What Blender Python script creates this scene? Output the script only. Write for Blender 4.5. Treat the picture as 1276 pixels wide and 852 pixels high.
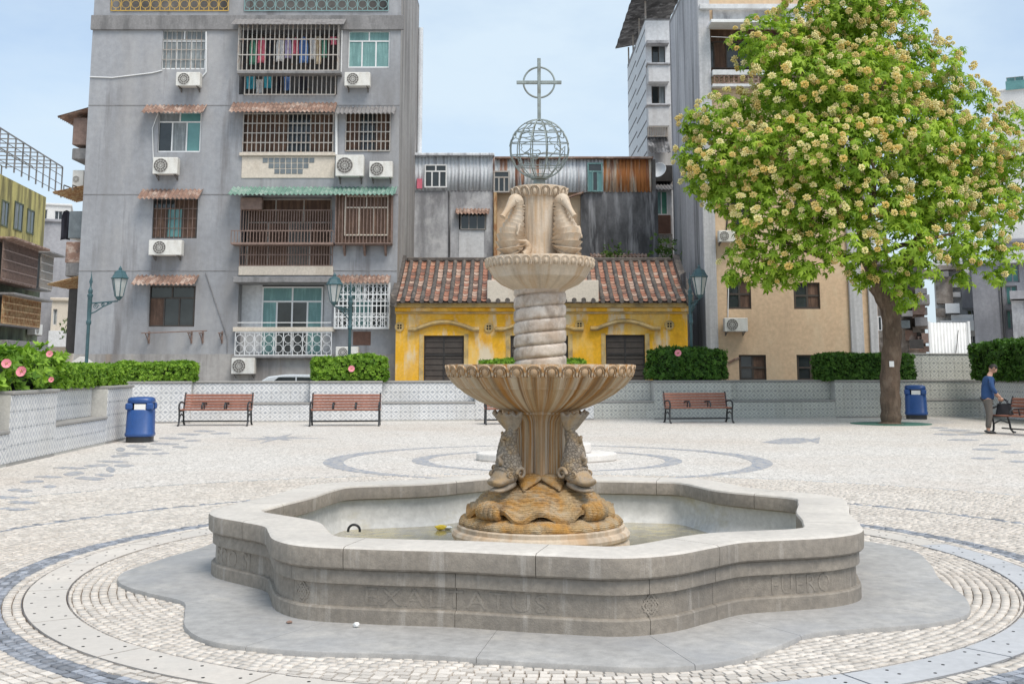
import bpy, math, random
import numpy as np
from mathutils import Vector, Matrix

R = math.radians
sc = bpy.context.scene
for o in list(bpy.data.objects):
    bpy.data.objects.remove(o)

# ------------------------------------------------------------------ camera
CAM_H, PITCH, FPX, HOR = 1.62, R(8.5), 1385.0, 459.0
Y0PX = HOR - FPX * math.tan(PITCH)
cam_d = bpy.data.cameras.new('camera')
cam = bpy.data.objects.new('camera', cam_d)
sc.collection.objects.link(cam)
cam.location = (0, 0, CAM_H)
cam.rotation_euler = (R(90) + PITCH, 0, 0)
cam_d.sensor_width = 36
cam_d.lens = FPX / 1276 * 36
cam_d.shift_y = (Y0PX - 426) / 1276
cam_d.clip_start = 0.1
cam_d.clip_end = 3000
sc.camera = cam
sc.render.resolution_x, sc.render.resolution_y = 1024, 683

# ------------------------------------------------------------------ light: bright overcast day
SUN_EL, SUN_AZ = 58, 145          # azimuth measured from +Y (away from the camera) towards +X
w = bpy.data.worlds.new('World'); sc.world = w; w.use_nodes = True
nt = w.node_tree; nt.nodes.clear()
def wn(t, **k):
    n = nt.nodes.new(t)
    for a, b in k.items(): setattr(n, a, b)
    return n
sky = wn('ShaderNodeTexSky', sky_type='NISHITA', sun_disc=False)
sky.sun_elevation = R(SUN_EL); sky.sun_rotation = R(SUN_AZ)
sky.air_density = 1.0; sky.dust_density = 2.0; sky.ozone_density = 1.0
tc = wn('ShaderNodeTexCoord')
mp = wn('ShaderNodeMapping'); mp.inputs['Scale'].default_value = (1.0, 1.0, 2.6)
nz = wn('ShaderNodeTexNoise'); nz.inputs['Scale'].default_value = 2.3; nz.inputs['Detail'].default_value = 7; nz.inputs['Roughness'].default_value = .55
rp = wn('ShaderNodeValToRGB')
rp.color_ramp.elements[0].position = .36; rp.color_ramp.elements[0].color = (.35, .35, .35, 1)
rp.color_ramp.elements[1].position = .62; rp.color_ramp.elements[1].color = (.95, .95, .95, 1)
mx = wn('ShaderNodeMix', data_type='RGBA')
mx.inputs['B'].default_value = (3.65, 4.35, 4.95, 1)      # thin cloud veil
bg = wn('ShaderNodeBackground'); bg.inputs['Strength'].default_value = .10
wo = wn('ShaderNodeOutputWorld')
L = nt.links.new
L(tc.outputs['Generated'], mp.inputs['Vector']); L(mp.outputs['Vector'], nz.inputs['Vector'])
L(nz.outputs['Fac'], rp.inputs['Fac']); L(rp.outputs['Color'], mx.inputs['Factor'])
L(sky.outputs['Color'], mx.inputs['A']); L(mx.outputs['Result'], bg.inputs['Color']); L(bg.outputs['Background'], wo.inputs['Surface'])
sun_d = bpy.data.lights.new('sun', 'SUN'); sun_d.energy = 1.5; sun_d.angle = R(28); sun_d.color = (1, .93, .84)
sun = bpy.data.objects.new('sun', sun_d); sc.collection.objects.link(sun)
sv = Vector((math.sin(R(SUN_AZ)) * math.cos(R(SUN_EL)), math.cos(R(SUN_AZ)) * math.cos(R(SUN_EL)), math.sin(R(SUN_EL))))
sun.rotation_euler = sv.to_track_quat('Z', 'Y').to_euler(); sun.location = (20, 20, 60)
vs = sc.view_settings
vs.view_transform = 'Standard'; vs.look = 'None'; vs.gamma = 1; vs.exposure = 1.0; vs.use_curve_mapping = False

rng = random.Random(7)
nr = np.random.default_rng(11)

# ------------------------------------------------------------------ pixel -> place
def ray(px, py):
    a = (px - 638) / FPX; b = (Y0PX - py) / FPX
    c, s = math.cos(PITCH), math.sin(PITCH)
    return Vector((a, c - b * s, s + b * c))
def at(px, py, Y):
    d = ray(px, py); t = Y / d.y
    return Vector((d.x * t, Y, CAM_H + d.z * t))
def gnd(px, py, h=0.0):
    d = ray(px, py); t = (h - CAM_H) / d.z
    return Vector((d.x * t, d.y * t, h))

# ------------------------------------------------------------------ mesh helpers
class MB:
    def __init__(s): s.v = []; s.f = []
    def add(s, vs_, fs):
        o = len(s.v); s.v += [tuple(p) for p in vs_]; s.f += [tuple(i + o for i in f) for f in fs]; return s
    def box(s, x0, x1, y0, y1, z0, z1):
        return s.add([(x0,y0,z0),(x1,y0,z0),(x1,y1,z0),(x0,y1,z0),(x0,y0,z1),(x1,y0,z1),(x1,y1,z1),(x0,y1,z1)],
                     [(0,3,2,1),(4,5,6,7),(0,1,5,4),(1,2,6,5),(2,3,7,6),(3,0,4,7)])
    def cbox(s, x0, x1, y0, y1, z0, z1, c=.02):
        # box with chamfered edges: hull of three inset slabs
        xs, ys, zs = (x0, x1), (y0, y1), (z0, z1)
        V = []; idx = {}
        for i in (0,1):
            for j in (0,1):
                for k in (0,1):
                    sx, sy, sz = (1,-1)[i], (1,-1)[j], (1,-1)[k]
                    for a in range(3):
                        p = [xs[i] + sx*c, ys[j] + sy*c, zs[k] + sz*c]; p[a] = (xs[i], ys[j], zs[k])[a]
                        idx[i,j,k,a] = len(V); V.append(p)
        F = []
        for a in range(3):
            b, d = (a+1) % 3, (a+2) % 3
            for e in (0,1):
                q = []
                for (m, n) in ((0,0),(1,0),(1,1),(0,1)):
                    t = [0,0,0]; t[a] = e; t[b] = m; t[d] = n; q.append(idx[t[0],t[1],t[2],a])
                F.append(q if e else q[::-1])
            for m in (0,1):
                for n in (0,1):          # edge along axis a
                    t0 = [0,0,0]; t0[b] = m; t0[d] = n; t1 = list(t0); t1[a] = 1
                    q = [idx[*t0,b], idx[*t1,b], idx[*t1,d], idx[*t0,d]]
                    F.append(q)
        for i in (0,1):
            for j in (0,1):
                for k in (0,1): F.append([idx[i,j,k,0], idx[i,j,k,1], idx[i,j,k,2]])
        return s.add(V, F)
    def tube(s, pts, r, n=6, caps=True, closed=False, flat=None):
        pts = [Vector(p) for p in pts]; m = len(pts); rs = r if hasattr(r, '__len__') else [r] * m
        V = []; prev = None
        for i, p in enumerate(pts):
            if closed: t = pts[(i+1) % m] - pts[i-1]
            else: t = pts[min(i+1, m-1)] - pts[max(i-1, 0)]
            if t.length < 1e-9: t = Vector((0,0,1))
            t.normalize()
            if prev is None:
                a = Vector((0,0,1)) if abs(t.z) < .9 else Vector((1,0,0))
                u = t.cross(a).normalized()
            else:
                u = (prev - t * prev.dot(t))
                u = u.normalized() if u.length > 1e-6 else t.orthogonal().normalized()
            prev = u; b = t.cross(u)
            for k in range(n):
                a = 2*math.pi*k/n + math.pi/n
                V.append(p + (u*math.cos(a) + b*math.sin(a)) * rs[i])
        F = []
        for i in range(m if closed else m-1):
            for k in range(n):
                j = (i+1) % m
                F.append((i*n+k, i*n+(k+1) % n, j*n+(k+1) % n, j*n+k))
        if caps and not closed:
            F.append(tuple(range(n))[::-1]); F.append(tuple((m-1)*n+k for k in range(n)))
        return s.add(V, F)
    def grid(s, fn, nu, nv, cu=False, cv=False):
        V = [fn(i/(nu if cu else nu-1), j/(nv if cv else nv-1)) for i in range(nu) for j in range(nv)]
        F = []
        for i in range(nu if cu else nu-1):
            for j in range(nv if cv else nv-1):
                i2, j2 = (i+1) % nu, (j+1) % nv
                F.append((i*nv+j, i2*nv+j, i2*nv+j2, i*nv+j2))
        return s.add(V, F)
    def lathe(s, prof, n=48, mod=None, c=(0,0), cap=True):
        m = len(prof); V = []
        for (r, z) in prof:
            for k in range(n):
                a = 2*math.pi*k/n
                rr, zz = (r, z) if mod is None else mod(r, z, a)
                V.append((c[0] + rr*math.cos(a), c[1] + rr*math.sin(a), zz))
        F = [(i*n+k, i*n+(k+1) % n, (i+1)*n+(k+1) % n, (i+1)*n+k) for i in range(m-1) for k in range(n)]
        if cap: F.append(tuple(range(n))[::-1]); F.append(tuple((m-1)*n+k for k in range(n)))
        return s.add(V, F)
    def prism(s, poly, z0, z1):
        n = len(poly)
        return s.add([(p[0],p[1],z0) for p in poly] + [(p[0],p[1],z1) for p in poly],
                     [tuple(range(n))[::-1], tuple(range(n, 2*n))] + [(i,(i+1) % n, n+(i+1) % n, n+i) for i in range(n)])
    def disc_y(s, cx, y, cz, r, n=20, th=.01):     # short cylinder along -Y
        V = [(cx + r*math.cos(2*math.pi*k/n), y, cz + r*math.sin(2*math.pi*k/n)) for k in range(n)]
        V += [(p[0], y - th, p[2]) for p in V]
        return s.add(V, [tuple(range(n))[::-1], tuple(range(n, 2*n))] + [(i,(i+1) % n, n+(i+1) % n, n+i) for i in range(n)])
    def mesh(s, name, smooth=False):
        me = bpy.data.meshes.new(name); me.from_pydata(s.v, [], s.f); me.validate()
        import bmesh
        bm = bmesh.new(); bm.from_mesh(me); bmesh.ops.recalc_face_normals(bm, faces=bm.faces); bm.to_mesh(me); bm.free()
        if smooth:
            me.polygons.foreach_set('use_smooth', [True]*len(me.polygons))
            try: me.set_sharp_from_angle(angle=R(smooth if smooth > 1 else 40))
            except Exception: pass
        return me
    def build(s, name, mat, parent=None, smooth=False, loc=None, rz=None):
        return link(name, s.mesh(name, smooth), mat, parent, loc, rz)

COL = sc.collection
def link(name, me, mat, parent=None, loc=None, rz=None):
    o = bpy.data.objects.new(name, me); COL.objects.link(o)
    if mat is not None and len(me.materials) == 0: me.materials.append(mat)
    if parent: o.parent = parent
    if loc is not None: o.location = loc
    if rz is not None: o.rotation_euler.z = rz
    return o
def tag(o, label=None, cat=None, group=None, kind=None):
    if label: o['label'] = label
    if cat: o['category'] = cat
    if group: o['group'] = group
    if kind: o['kind'] = kind
    return o
def empty(name, loc=(0,0,0), rz=0, label=None, cat=None, group=None):
    o = bpy.data.objects.new(name, None); COL.objects.link(o)
    o.location = loc; o.rotation_euler.z = rz; o.empty_display_size = .2
    return tag(o, label, cat, group)
def copy_tree(o, parent=None):
    c = o.copy(); COL.objects.link(c)
    if parent: c.parent = parent
    for ch in list(o.children): copy_tree(ch, c)
    return c

def np_mesh(name, V, F, mat, parent=None, rnd=None, smooth=False):
    V = np.asarray(V, np.float32).reshape(-1, 3); F = np.asarray(F, np.int32); k = F.shape[1]
    me = bpy.data.meshes.new(name)
    me.vertices.add(len(V)); me.vertices.foreach_set('co', V.ravel())
    me.loops.add(F.size); me.loops.foreach_set('vertex_index', F.ravel())
    me.polygons.add(len(F)); me.polygons.foreach_set('loop_start', np.arange(len(F), dtype=np.int32)*k)
    me.polygons.foreach_set('loop_total', np.full(len(F), k, np.int32))
    if smooth: me.polygons.foreach_set('use_smooth', np.ones(len(F), bool))
    me.update(calc_edges=True)
    if rnd is not None:
        at_ = me.attributes.new('rnd', 'FLOAT', 'FACE'); at_.data.foreach_set('value', np.asarray(rnd, np.float32))
    return link(name, me, mat, parent)

def scatter(name, TV, TF, pos, nor, size, mat, parent=None, seed=1, spin=None):
    """copies of a small template (z = up axis of template) at pos with axis nor, joined in one mesh"""
    g = np.random.default_rng(seed); TV = np.asarray(TV, np.float32); TF = np.asarray(TF, np.int32)
    pos = np.asarray(pos, np.float32); n = len(pos); nor = np.asarray(nor, np.float32)
    nor = nor / (np.linalg.norm(nor, axis=1, keepdims=True) + 1e-9)
    a = np.where(np.abs(nor[:, 2:3]) < .9, np.array([[0,0,1.]]), np.array([[1.,0,0]]))
    u = np.cross(a, nor); u /= np.linalg.norm(u, axis=1, keepdims=True); v = np.cross(nor, u)
    th = g.uniform(0, 2*np.pi, n) if spin is None else np.asarray(spin)
    c, s = np.cos(th)[:, None], np.sin(th)[:, None]
    u2 = u*c + v*s; v2 = -u*s + v*c
    size = np.asarray(size, np.float32).reshape(-1, 1, 1)
    V = pos[:, None, :] + size*(TV[None, :, 0:1]*u2[:, None, :] + TV[None, :, 1:2]*v2[:, None, :] + TV[None, :, 2:3]*nor[:, None, :])
    F = TF[None] + (np.arange(n)*len(TV))[:, None, None]
    rnd = np.repeat(g.uniform(0, 1, n), len(TF))
    return np_mesh(name, V, F.reshape(-1, TF.shape[1]), mat, parent, rnd)

# ------------------------------------------------------------------ materials
def mat_new(name):
    m = bpy.data.materials.new(name); m.use_nodes = True
    t = m.node_tree; b = t.nodes['Principled BSDF']
    return m, t, b
def nd(t, typ, **k):
    n = t.nodes.new(typ)
    for a, b in k.items():
        if a in n.inputs.keys(): n.inputs[a].default_value = b
        else: setattr(n, a, b)
    return n
def noise(t, vec, scale, detail=6, rough=.6, stretch=None):
    if stretch:
        m = nd(t, 'ShaderNodeMapping'); m.inputs['Scale'].default_value = stretch
        t.links.new(vec, m.inputs['Vector']); vec = m.outputs['Vector']
    n = nd(t, 'ShaderNodeTexNoise'); n.inputs['Scale'].default_value = scale; n.inputs['Detail'].default_value = detail; n.inputs['Roughness'].default_value = rough
    t.links.new(vec, n.inputs['Vector']); return n.outputs['Fac']
def ramp(t, fac, p0, p1, c0=(0,0,0,1), c1=(1,1,1,1)):
    r = nd(t, 'ShaderNodeValToRGB'); e = r.color_ramp.elements
    e[0].position = p0; e[1].position = p1; e[0].color = c0; e[1].color = c1
    t.links.new(fac, r.inputs['Fac']); return r.outputs['Color']
def mixc(t, fac, a, b, blend='MIX'):
    m = nd(t, 'ShaderNodeMix', data_type='RGBA', blend_type=blend)
    for s, v in (('Factor', fac), ('A', a), ('B', b)):
        if isinstance(v, (tuple, list)): m.inputs[s].default_value = (*v[:3], 1)
        elif isinstance(v, (int, float)): m.inputs[s].default_value = v
        else: t.links.new(v, m.inputs[s])
    return m.outputs['Result']
def mth(t, op, a, b=None, c=None):
    m = nd(t, 'ShaderNodeMath', operation=op)
    for i, v in enumerate((a, b, c)):
        if v is None: continue
        if isinstance(v, (int, float)): m.inputs[i].default_value = v
        else: t.links.new(v, m.inputs[i])
    return m.outputs[0]
def vary(c, k): return tuple(min(1, x*k) for x in c)

def M(name, col, rough=.8, var=.18, scale=2.0, bump=.15, bscale=40, spec=.3, metal=0, stains=(), speck=None, fine=.12, coord='Object', attr=0, wave=0, polar=False, cells=None):
    """stains: list of (colour, noise scale, stretch, ramp p0, p1, strength)"""
    m, t, b = mat_new(name)
    co = nd(t, 'ShaderNodeTexCoord').outputs[coord]
    sco = co
    if polar:
        sx = nd(t, 'ShaderNodeSeparateXYZ'); t.links.new(co, sx.inputs[0])
        an = mth(t, 'ARCTAN2', sx.outputs['X'], mth(t, 'MULTIPLY', sx.outputs['Y'], -1.0))
        cb = nd(t, 'ShaderNodeCombineXYZ'); t.links.new(mth(t, 'MULTIPLY', an, polar), cb.inputs['X']); t.links.new(sx.outputs['Z'], cb.inputs['Z']); sco = cb.outputs[0]
    n1 = noise(t, co, scale, 8)
    c = mixc(t, ramp(t, n1, .3, .7), vary(col, 1-var), vary(col, 1+var))
    if fine:
        n2 = noise(t, co, scale*14, 4)
        c = mixc(t, 1.0, c, mixc(t, ramp(t, n2, .3, .7), (1-fine,)*3, (1+fine,)*3), 'MULTIPLY')
    for (sc_, ns, st, p0, p1, k) in stains:
        f = ramp(t, noise(t, sco, ns, 9, .65, st), p0 - .055, p1 - .075)
        f = mth(t, 'MULTIPLY', f, k)
        c = mixc(t, f, c, sc_)
    if speck:
        f = ramp(t, noise(t, co, speck[1], 2, .8), speck[2], speck[2] + .08)
        c = mixc(t, mth(t, 'MULTIPLY', f, speck[3] if len(speck) > 3 else .6), c, speck[0])
    if cells:
        vo = nd(t, 'ShaderNodeTexVoronoi', feature='DISTANCE_TO_EDGE'); vo.inputs['Scale'].default_value = cells[0]; t.links.new(co, vo.inputs['Vector'])
        cf = ramp(t, vo.outputs['Distance'], .02, .14)
        c = mixc(t, mth(t, 'MULTIPLY', mth(t, 'SUBTRACT', 1.0, cf), cells[2]), c, cells[1])
    if attr:
        a = nd(t, 'ShaderNodeAttribute'); a.attribute_name = 'rnd'
        c = mixc(t, 1.0, c, mixc(t, a.outputs['Fac'], (1-attr,)*3, (1+attr,)*3), 'MULTIPLY')
    t.links.new(c, b.inputs['Base Color'])
    b.inputs['Roughness'].default_value = rough; b.inputs['Metallic'].default_value = metal
    b.inputs['Specular IOR Level'].default_value = spec
    if bump:
        bp = nd(t, 'ShaderNodeBump'); bp.inputs['Strength'].default_value = bump; bp.inputs['Distance'].default_value = .02
        hgt = noise(t, co, bscale, 6)
        if cells: hgt = mth(t, 'ADD', hgt, mth(t, 'MULTIPLY', cf, 2.0)); bp.inputs['Strength'].default_value = .6
        if wave:
            wv = nd(t, 'ShaderNodeTexWave', bands_direction='Z'); wv.inputs['Scale'].default_value = wave; wv.inputs['Distortion'].default_value = 3.5; wv.inputs['Detail'].default_value = 1; wv.inputs['Detail Scale'].default_value = 3
            t.links.new(co, wv.inputs['Vector']); hgt = mth(t, 'ADD', hgt, mth(t, 'MULTIPLY', wv.outputs['Fac'], 1.6)); bp.inputs['Strength'].default_value = .55
        t.links.new(hgt, bp.inputs['Height']); t.links.new(bp.outputs['Normal'], b.inputs['Normal'])
    return m
def leafmat(name, c0, c1, trans=.35, rough=.55):
    m, t, b = mat_new(name)
    a = nd(t, 'ShaderNodeAttribute'); a.attribute_name = 'rnd'
    c = mixc(t, a.outputs['Fac'], c0, c1)
    t.links.new(c, b.inputs['Base Color']); b.inputs['Roughness'].default_value = rough; b.inputs['Specular IOR Level'].default_value = .25
    tr = nd(t, 'ShaderNodeBsdfTranslucent'); t.links.new(mixc(t, 1.0, c, (1.0, 1.1, .5), 'MULTIPLY'), tr.inputs['Color'])
    ms = nd(t, 'ShaderNodeMixShader'); ms.inputs[0].default_value = trans
    t.links.new(b.outputs[0], ms.inputs[1]); t.links.new(tr.outputs[0], ms.inputs[2])
    t.links.new(ms.outputs[0], t.nodes['Material Output'].inputs['Surface'])
    return m
def glassmat(name, col, rough=.08, spec=.6, var=.5):
    return M(name, col, rough=rough, var=var, scale=.8, bump=.02, bscale=1.5, spec=spec, fine=0)
MT = {}
def defmats():
    D = (.05,.05,.05)
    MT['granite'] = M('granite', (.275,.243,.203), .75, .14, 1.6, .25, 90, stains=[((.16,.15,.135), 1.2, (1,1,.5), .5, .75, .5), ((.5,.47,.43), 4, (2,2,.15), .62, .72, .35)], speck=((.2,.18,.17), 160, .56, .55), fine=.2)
    MT['granite_top'] = M('granite_top', (.58,.54,.485), .7, .10, 1.3, .15, 90, stains=[((.34,.32,.3), .9, None, .55, .8, .5)], speck=((.33,.31,.3), 170, .58, .4), fine=.1)  # cleaner rim top, also paler for the light it catches
    MT['apron'] = M('apron_stone', (.365,.355,.34), .7, .14, .9, .12, 60, stains=[((.28,.285,.295), .8, None, .52, .68, .55), ((.56,.53,.48), 2.2, None, .6, .75, .4)], speck=((.24,.24,.24), 120, .56, .45), fine=.16)
    MT['slab'] = M('drain_slab_stone', (.57,.525,.47), .75, .08, 1.5, .1, 70, stains=[((.47,.45,.42), .5, None, .5, .6, .4)], fine=.07, attr=0)
    MT['slab_blue'] = M('drain_slab_blue_stone', (.45,.455,.465), .75, .08, 1.5, .1, 70, fine=.07)
    MT['cobble'] = M('cobble_limestone', (.58,.535,.48), .8, .08, 2.5, .2, 60, stains=[((.50,.43,.36), .35, None, .5, .75, .4)], fine=.06, attr=.16)
    MT['cobble_dark'] = M('cobble_basalt', (.26,.275,.305), .75, .12, 3, .2, 60, fine=.1, attr=.35)
    MT['bed'] = M('mortar_bed', (.15,.12,.095), .95, .2, 5, .3, 60)
    MT['plaster_pool'] = M('pool_plaster', (.60,.60,.58), .8, .08, 1.5, .05, 40, stains=[((.36,.36,.34), 1.5, (1,1,.4), .52, .75, .5), ((.42,.37,.2), 2.2, (1,1,2), .6, .8, .5)])
    MT['cream'] = M('carved_limestone', (.56,.47,.365), .75, .12, 3, .22, 60, stains=[((.45,.29,.155), 5, (1.6,1.6,.14), .5, .70, .75), ((.28,.225,.17), 5, (1.3,1.3,.3), .57, .76, .65), ((.62,.57,.5), 3, None, .6, .75, .5)], fine=.08, polar=.45)
    MT['bowl'] = M('stained_limestone', (.45,.345,.225), .7, .14, 3, .2, 60, stains=[((.38,.185,.05), 5, (2.0,2.0,.10), .46, .60, .95), ((.57,.50,.40), 5, (2.2,2.2,.10), .52, .66, .85), ((.15,.10,.065), 7, (1.8,1.8,.12), .57, .70, .65)], fine=.08, polar=.8)
    MT['ochre'] = M('ochre_limestone', (.46,.32,.165), .7, .15, 3, .2, 40, stains=[((.52,.26,.055), 4, (1,1,.7), .48, .66, .85), ((.45,.39,.29), 6, None, .52, .70, .7), ((.17,.125,.085), 7, (1,1,.6), .55, .72, .6)], wave=26)
    MT['fish'] = M('grey_carved_stone', (.34,.29,.235), .8, .15, 6, .4, 45, stains=[((.16,.14,.12), 9, None, .52, .7, .6), ((.47,.32,.16), 5, None, .55, .70, .75)], cells=(36, (.15,.125,.10), .5))
    MT['fish_plain'] = M('grey_carved_head_stone', (.36,.30,.235), .8, .15, 6, .35, 45, stains=[((.17,.145,.12), 9, None, .52, .7, .6), ((.47,.31,.15), 5, None, .53, .70, .75)])
    MT['marble'] = M('veined_marble', (.53,.455,.385), .5, .1, 4, .08, 60, stains=[((.38,.28,.20), 4.5, (1,1,1.4), .5, .66, .7), ((.22,.175,.14), 6, (1,1,.6), .56, .70, .7), ((.64,.6,.55), 5, None, .56, .7, .6)], spec=.4)
    MT['verdigris'] = M('verdigris_bronze', (.27,.31,.30), .6, .2, 8, .1, 60, metal=.3, stains=[((.16,.15,.12), 9, None, .55, .7, .6)])
    MT['water'] = M('shallow_water', (.33,.30,.22), .08, .25, 3, .08, 9, spec=.5, stains=[((.42,.35,.14), 3, None, .5, .65, .8), ((.17,.15,.11), 9, None, .52, .68, .7)])
    MT['coping'] = M('coping_stone', (.34,.33,.315), .85, .15, 2, .3, 40, stains=[((.2,.195,.185), 2, None, .5, .7, .5)])
    MT['wall_core'] = M('wall_mortar', (.5,.49,.46), .9, .1, 2, .1, 40)
    MT['stonewhite'] = M('white_stone', (.66,.63,.59), .8, .08, 3, .15, 50)
    MT['wood'] = M('bench_wood', (.30,.13,.085), .5, .2, 3, .12, 50, stains=[((.22,.08,.05), 3, (.3,6,6), .5, .7, .5)], attr=0)
    MT['iron'] = M('black_iron', (.025,.027,.03), .45, .2, 6, .05, 60, spec=.5)
    MT['lampgreen'] = M('lamp_green_iron', (.045,.10,.115), .45, .2, 6, .05, 60, spec=.5)
    MT['lampglass'] = M('lamp_glass', (.42,.44,.43), .15, .2, 3, 0, spec=.6)
    MT['bin'] = M('blue_plastic', (.022,.075,.25), .35, .12, 3, .03, 40, spec=.5, stains=[((.05,.12,.3), 2, (1,1,.3), .55, .8, .4)])
    MT['dark'] = M('dark_void', (.012,.012,.013), .9, .2, 2, 0)
    MT['white'] = M('white_paint', (.72,.73,.73), .5, .05, 3, .03, 40, stains=[((.5,.48,.44), 3, (1,1,.25), .6, .85, .4)])
    MT['greycon'] = M('grey_render', (.315,.325,.345), .9, .10, .35, .3, 14, stains=[((.21,.205,.205), .45, (1.3,1,.25), .5, .72, .7), ((.44,.43,.42), .5, (1,1,.4), .55, .75, .5), ((.13,.12,.118), .8, (1.6,1,.14), .60, .76, .7)], fine=.1)
    MT['greyslab'] = M('grey_slab', (.24,.235,.235), .9, .15, .8, .3, 20, stains=[((.10,.10,.10), 1.2, (2,2,.5), .52, .72, .6)])
    MT['greyside'] = M('stained_side_render', (.36,.345,.33), .9, .12, .4, .3, 14, stains=[((.16,.15,.145), 1.1, (1.2,1.2,.10), .5, .7, .75), ((.3,.22,.15), 1.3, (1.2,1.2,.08), .6, .75, .4)])
    MT['yellow'] = M('yellow_limewash', (.80,.43,.03), .85, .10, .7, .2, 25, stains=[((.78,.56,.22), .75, (1,1,.45), .52, .72, .9), ((.52,.22,.015), 1.1, (1,1,.6), .56, .75, .6), ((.68,.62,.50), .9, (1.2,1,.35), .57, .68, .8)])
    MT['yellowtrim'] = M('yellow_trim', (.58,.40,.15), .85, .15, 2, .2, 25, stains=[((.24,.2,.13), 2.2, (1,1,.8), .5, .72, .75), ((.55,.45,.27), 2, None, .55, .7, .6)])
    MT['tile_red'] = M('clay_tile', (.40,.19,.125), .9, .2, 3, .2, 40, stains=[((.15,.10,.085), 3, None, .5, .7, .7), ((.55,.38,.27), 4, None, .58, .72, .6)])
    MT['tile_dark'] = M('old_mortar_ridge', (.115,.10,.09), .95, .3, 4, .3, 40, stains=[((.05,.05,.05), 3, None, .5, .7, .6), ((.26,.22,.18), 5, None, .6, .75, .6)])
    MT['beige'] = M('beige_render', (.62,.455,.305), .9, .07, .5, .2, 20, stains=[((.66,.54,.38), .8, (1,1,.5), .55, .72, .6), ((.40,.29,.20), .8, (1.2,1,.18), .66, .82, .45)])
    MT['pilaster'] = M('white_pilaster', (.50,.50,.51), .9, .08, .8, .2, 20, stains=[((.3,.3,.31), 1.3, (3,3,.07), .52, .72, .6)])
    MT['conc_dark'] = M('mould_black_concrete', (.15,.15,.155), .95, .25, .6, .3, 18, stains=[((.045,.045,.047), .9, (1.2,1.2,.45), .46, .66, .8), ((.38,.38,.39), 1.2, (2,2,.22), .57, .72, .75)])
    MT['conc_grey'] = M('weathered_concrete', (.47,.475,.49), .95, .15, .6, .3, 18, stains=[((.15,.15,.16), .7, (1.3,1.3,.4), .5, .68, .75), ((.6,.6,.6), .8, None, .58, .7, .6)])
    MT['sidewall'] = M('streaked_side_wall', (.46,.46,.48), .95, .1, .5, .3, 18, stains=[((.12,.12,.125), .8, (1.1,1.1,.09), .54, .70, .8), ((.64,.64,.65), 1.5, (1.6,1.6,.10), .54, .7, .6)])
    MT['rust'] = M('rusty_corrugated', (.66,.68,.68), .8, .1, .8, .1, 30, stains=[((.38,.15,.06), 1.3, (2.6,2.6,.16), .56, .64, .85), ((.18,.065,.035), 1.8, (3,3,.15), .60, .70, .8)])
    MT['rust_heavy'] = M('heavy_rust_corrugated', (.62,.56,.46), .85, .12, .8, .1, 30, stains=[((.46,.17,.045), .8, (2.0,2.0,.14), .49, .58, .95), ((.20,.06,.03), 1.4, (3,3,.2), .57, .68, .85)])
    MT['zinc'] = M('zinc_corrugated', (.68,.71,.74), .7, .1, .8, .1, 30, stains=[((.27,.27,.29), 1.3, (4,4,.08), .54, .68, .6), ((.4,.2,.1), 1.3, (4,4,.15), .68, .76, .6)], spec=.4)
    MT['awn_brown'] = M('brown_awning', (.27,.17,.13), .85, .25, 3, .2, 30, stains=[((.5,.42,.36), 3, None, .56, .7, .7), ((.1,.08,.07), 4, None, .55, .7, .6)])
    MT['awn_grey'] = M('grey_awning', (.25,.24,.235), .85, .25, 3, .2, 30, stains=[((.1,.09,.09), 3, None, .52, .7, .7)])
    MT['awn_green'] = M('green_awning', (.16,.27,.22), .85, .2, 3, .2, 30, stains=[((.35,.4,.36), 3, None, .55, .7, .6)])
    MT['awn_orange'] = M('stained_orange_awning', (.5,.36,.2), .85, .2, 3, .1, 30, stains=[((.3,.12,.05), 3, (3,3,1), .5, .65, .8)])
    MT['brownwood'] = M('brown_shutter', (.135,.075,.055), .6, .25, 4, .1, 40)
    MT['brownmetal'] = M('rusty_grille', (.22,.155,.13), .7, .25, 6, .1, 40)
    MT['bars'] = M('weathered_bars', (.42,.40,.37), .6, .2, 6, .05, 40, stains=[((.25,.15,.09), 6, None, .55, .7, .6)])
    MT['goldrail'] = M('gold_railing', (.55,.36,.09), .5, .15, 6, .05, 40)
    MT['tealrail'] = M('teal_railing', (.22,.36,.36), .6, .15, 6, .05, 40)
    MT['glass'] = glassmat('window_glass', (.035,.042,.045))
    MT['glass_teal'] = glassmat('teal_window_glass', (.10,.24,.235), var=.3)
    MT['curtain'] = M('pale_curtain', (.30,.33,.34), .85, .15, 2, .3, 12, stains=[((.14,.16,.17), 8, (1,1,.1), .45, .6, .7)])
    MT['curtain_teal'] = M('teal_curtain', (.22,.38,.37), .8, .15, 2, .2, 12, stains=[((.1,.2,.2), 8, (1,1,.1), .45, .6, .6)])
    MT['curtain_brown'] = M('brown_blind', (.17,.105,.075), .85, .25, 3, .3, 20, stains=[((.07,.045,.035), 8, (1,1,.1), .45, .6, .7)])
    MT['interior'] = M('interior_shade', (.16,.15,.14), .9, .3, 1, 0)
    MT['woodframe'] = M('dark_window_frame', (.07,.058,.05), .6, .2, 4, .05, 40)
    MT['shutter'] = M('dark_slat_shutter', (.045,.042,.04), .6, .25, 4, .05, 40)
    MT['ac'] = M('ac_casing', (.66,.65,.61), .5, .06, 3, .02, 40, stains=[((.4,.35,.28), 3, (1,1,.3), .6, .8, .5)])
    MT['ac_dark'] = M('ac_fan_grille', (.14,.13,.12), .6, .2, 6, .05, 40)
    MT['cream_wall'] = M('cream_panel', (.58,.52,.44), .8, .06, 1, .05, 30, stains=[((.38,.3,.22), 1.6, (1,1,.3), .58, .78, .5)])
    MT['glassblock'] = M('glass_block', (.15,.17,.18), .2, .25, 3, .1, 20, spec=.5)
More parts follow.
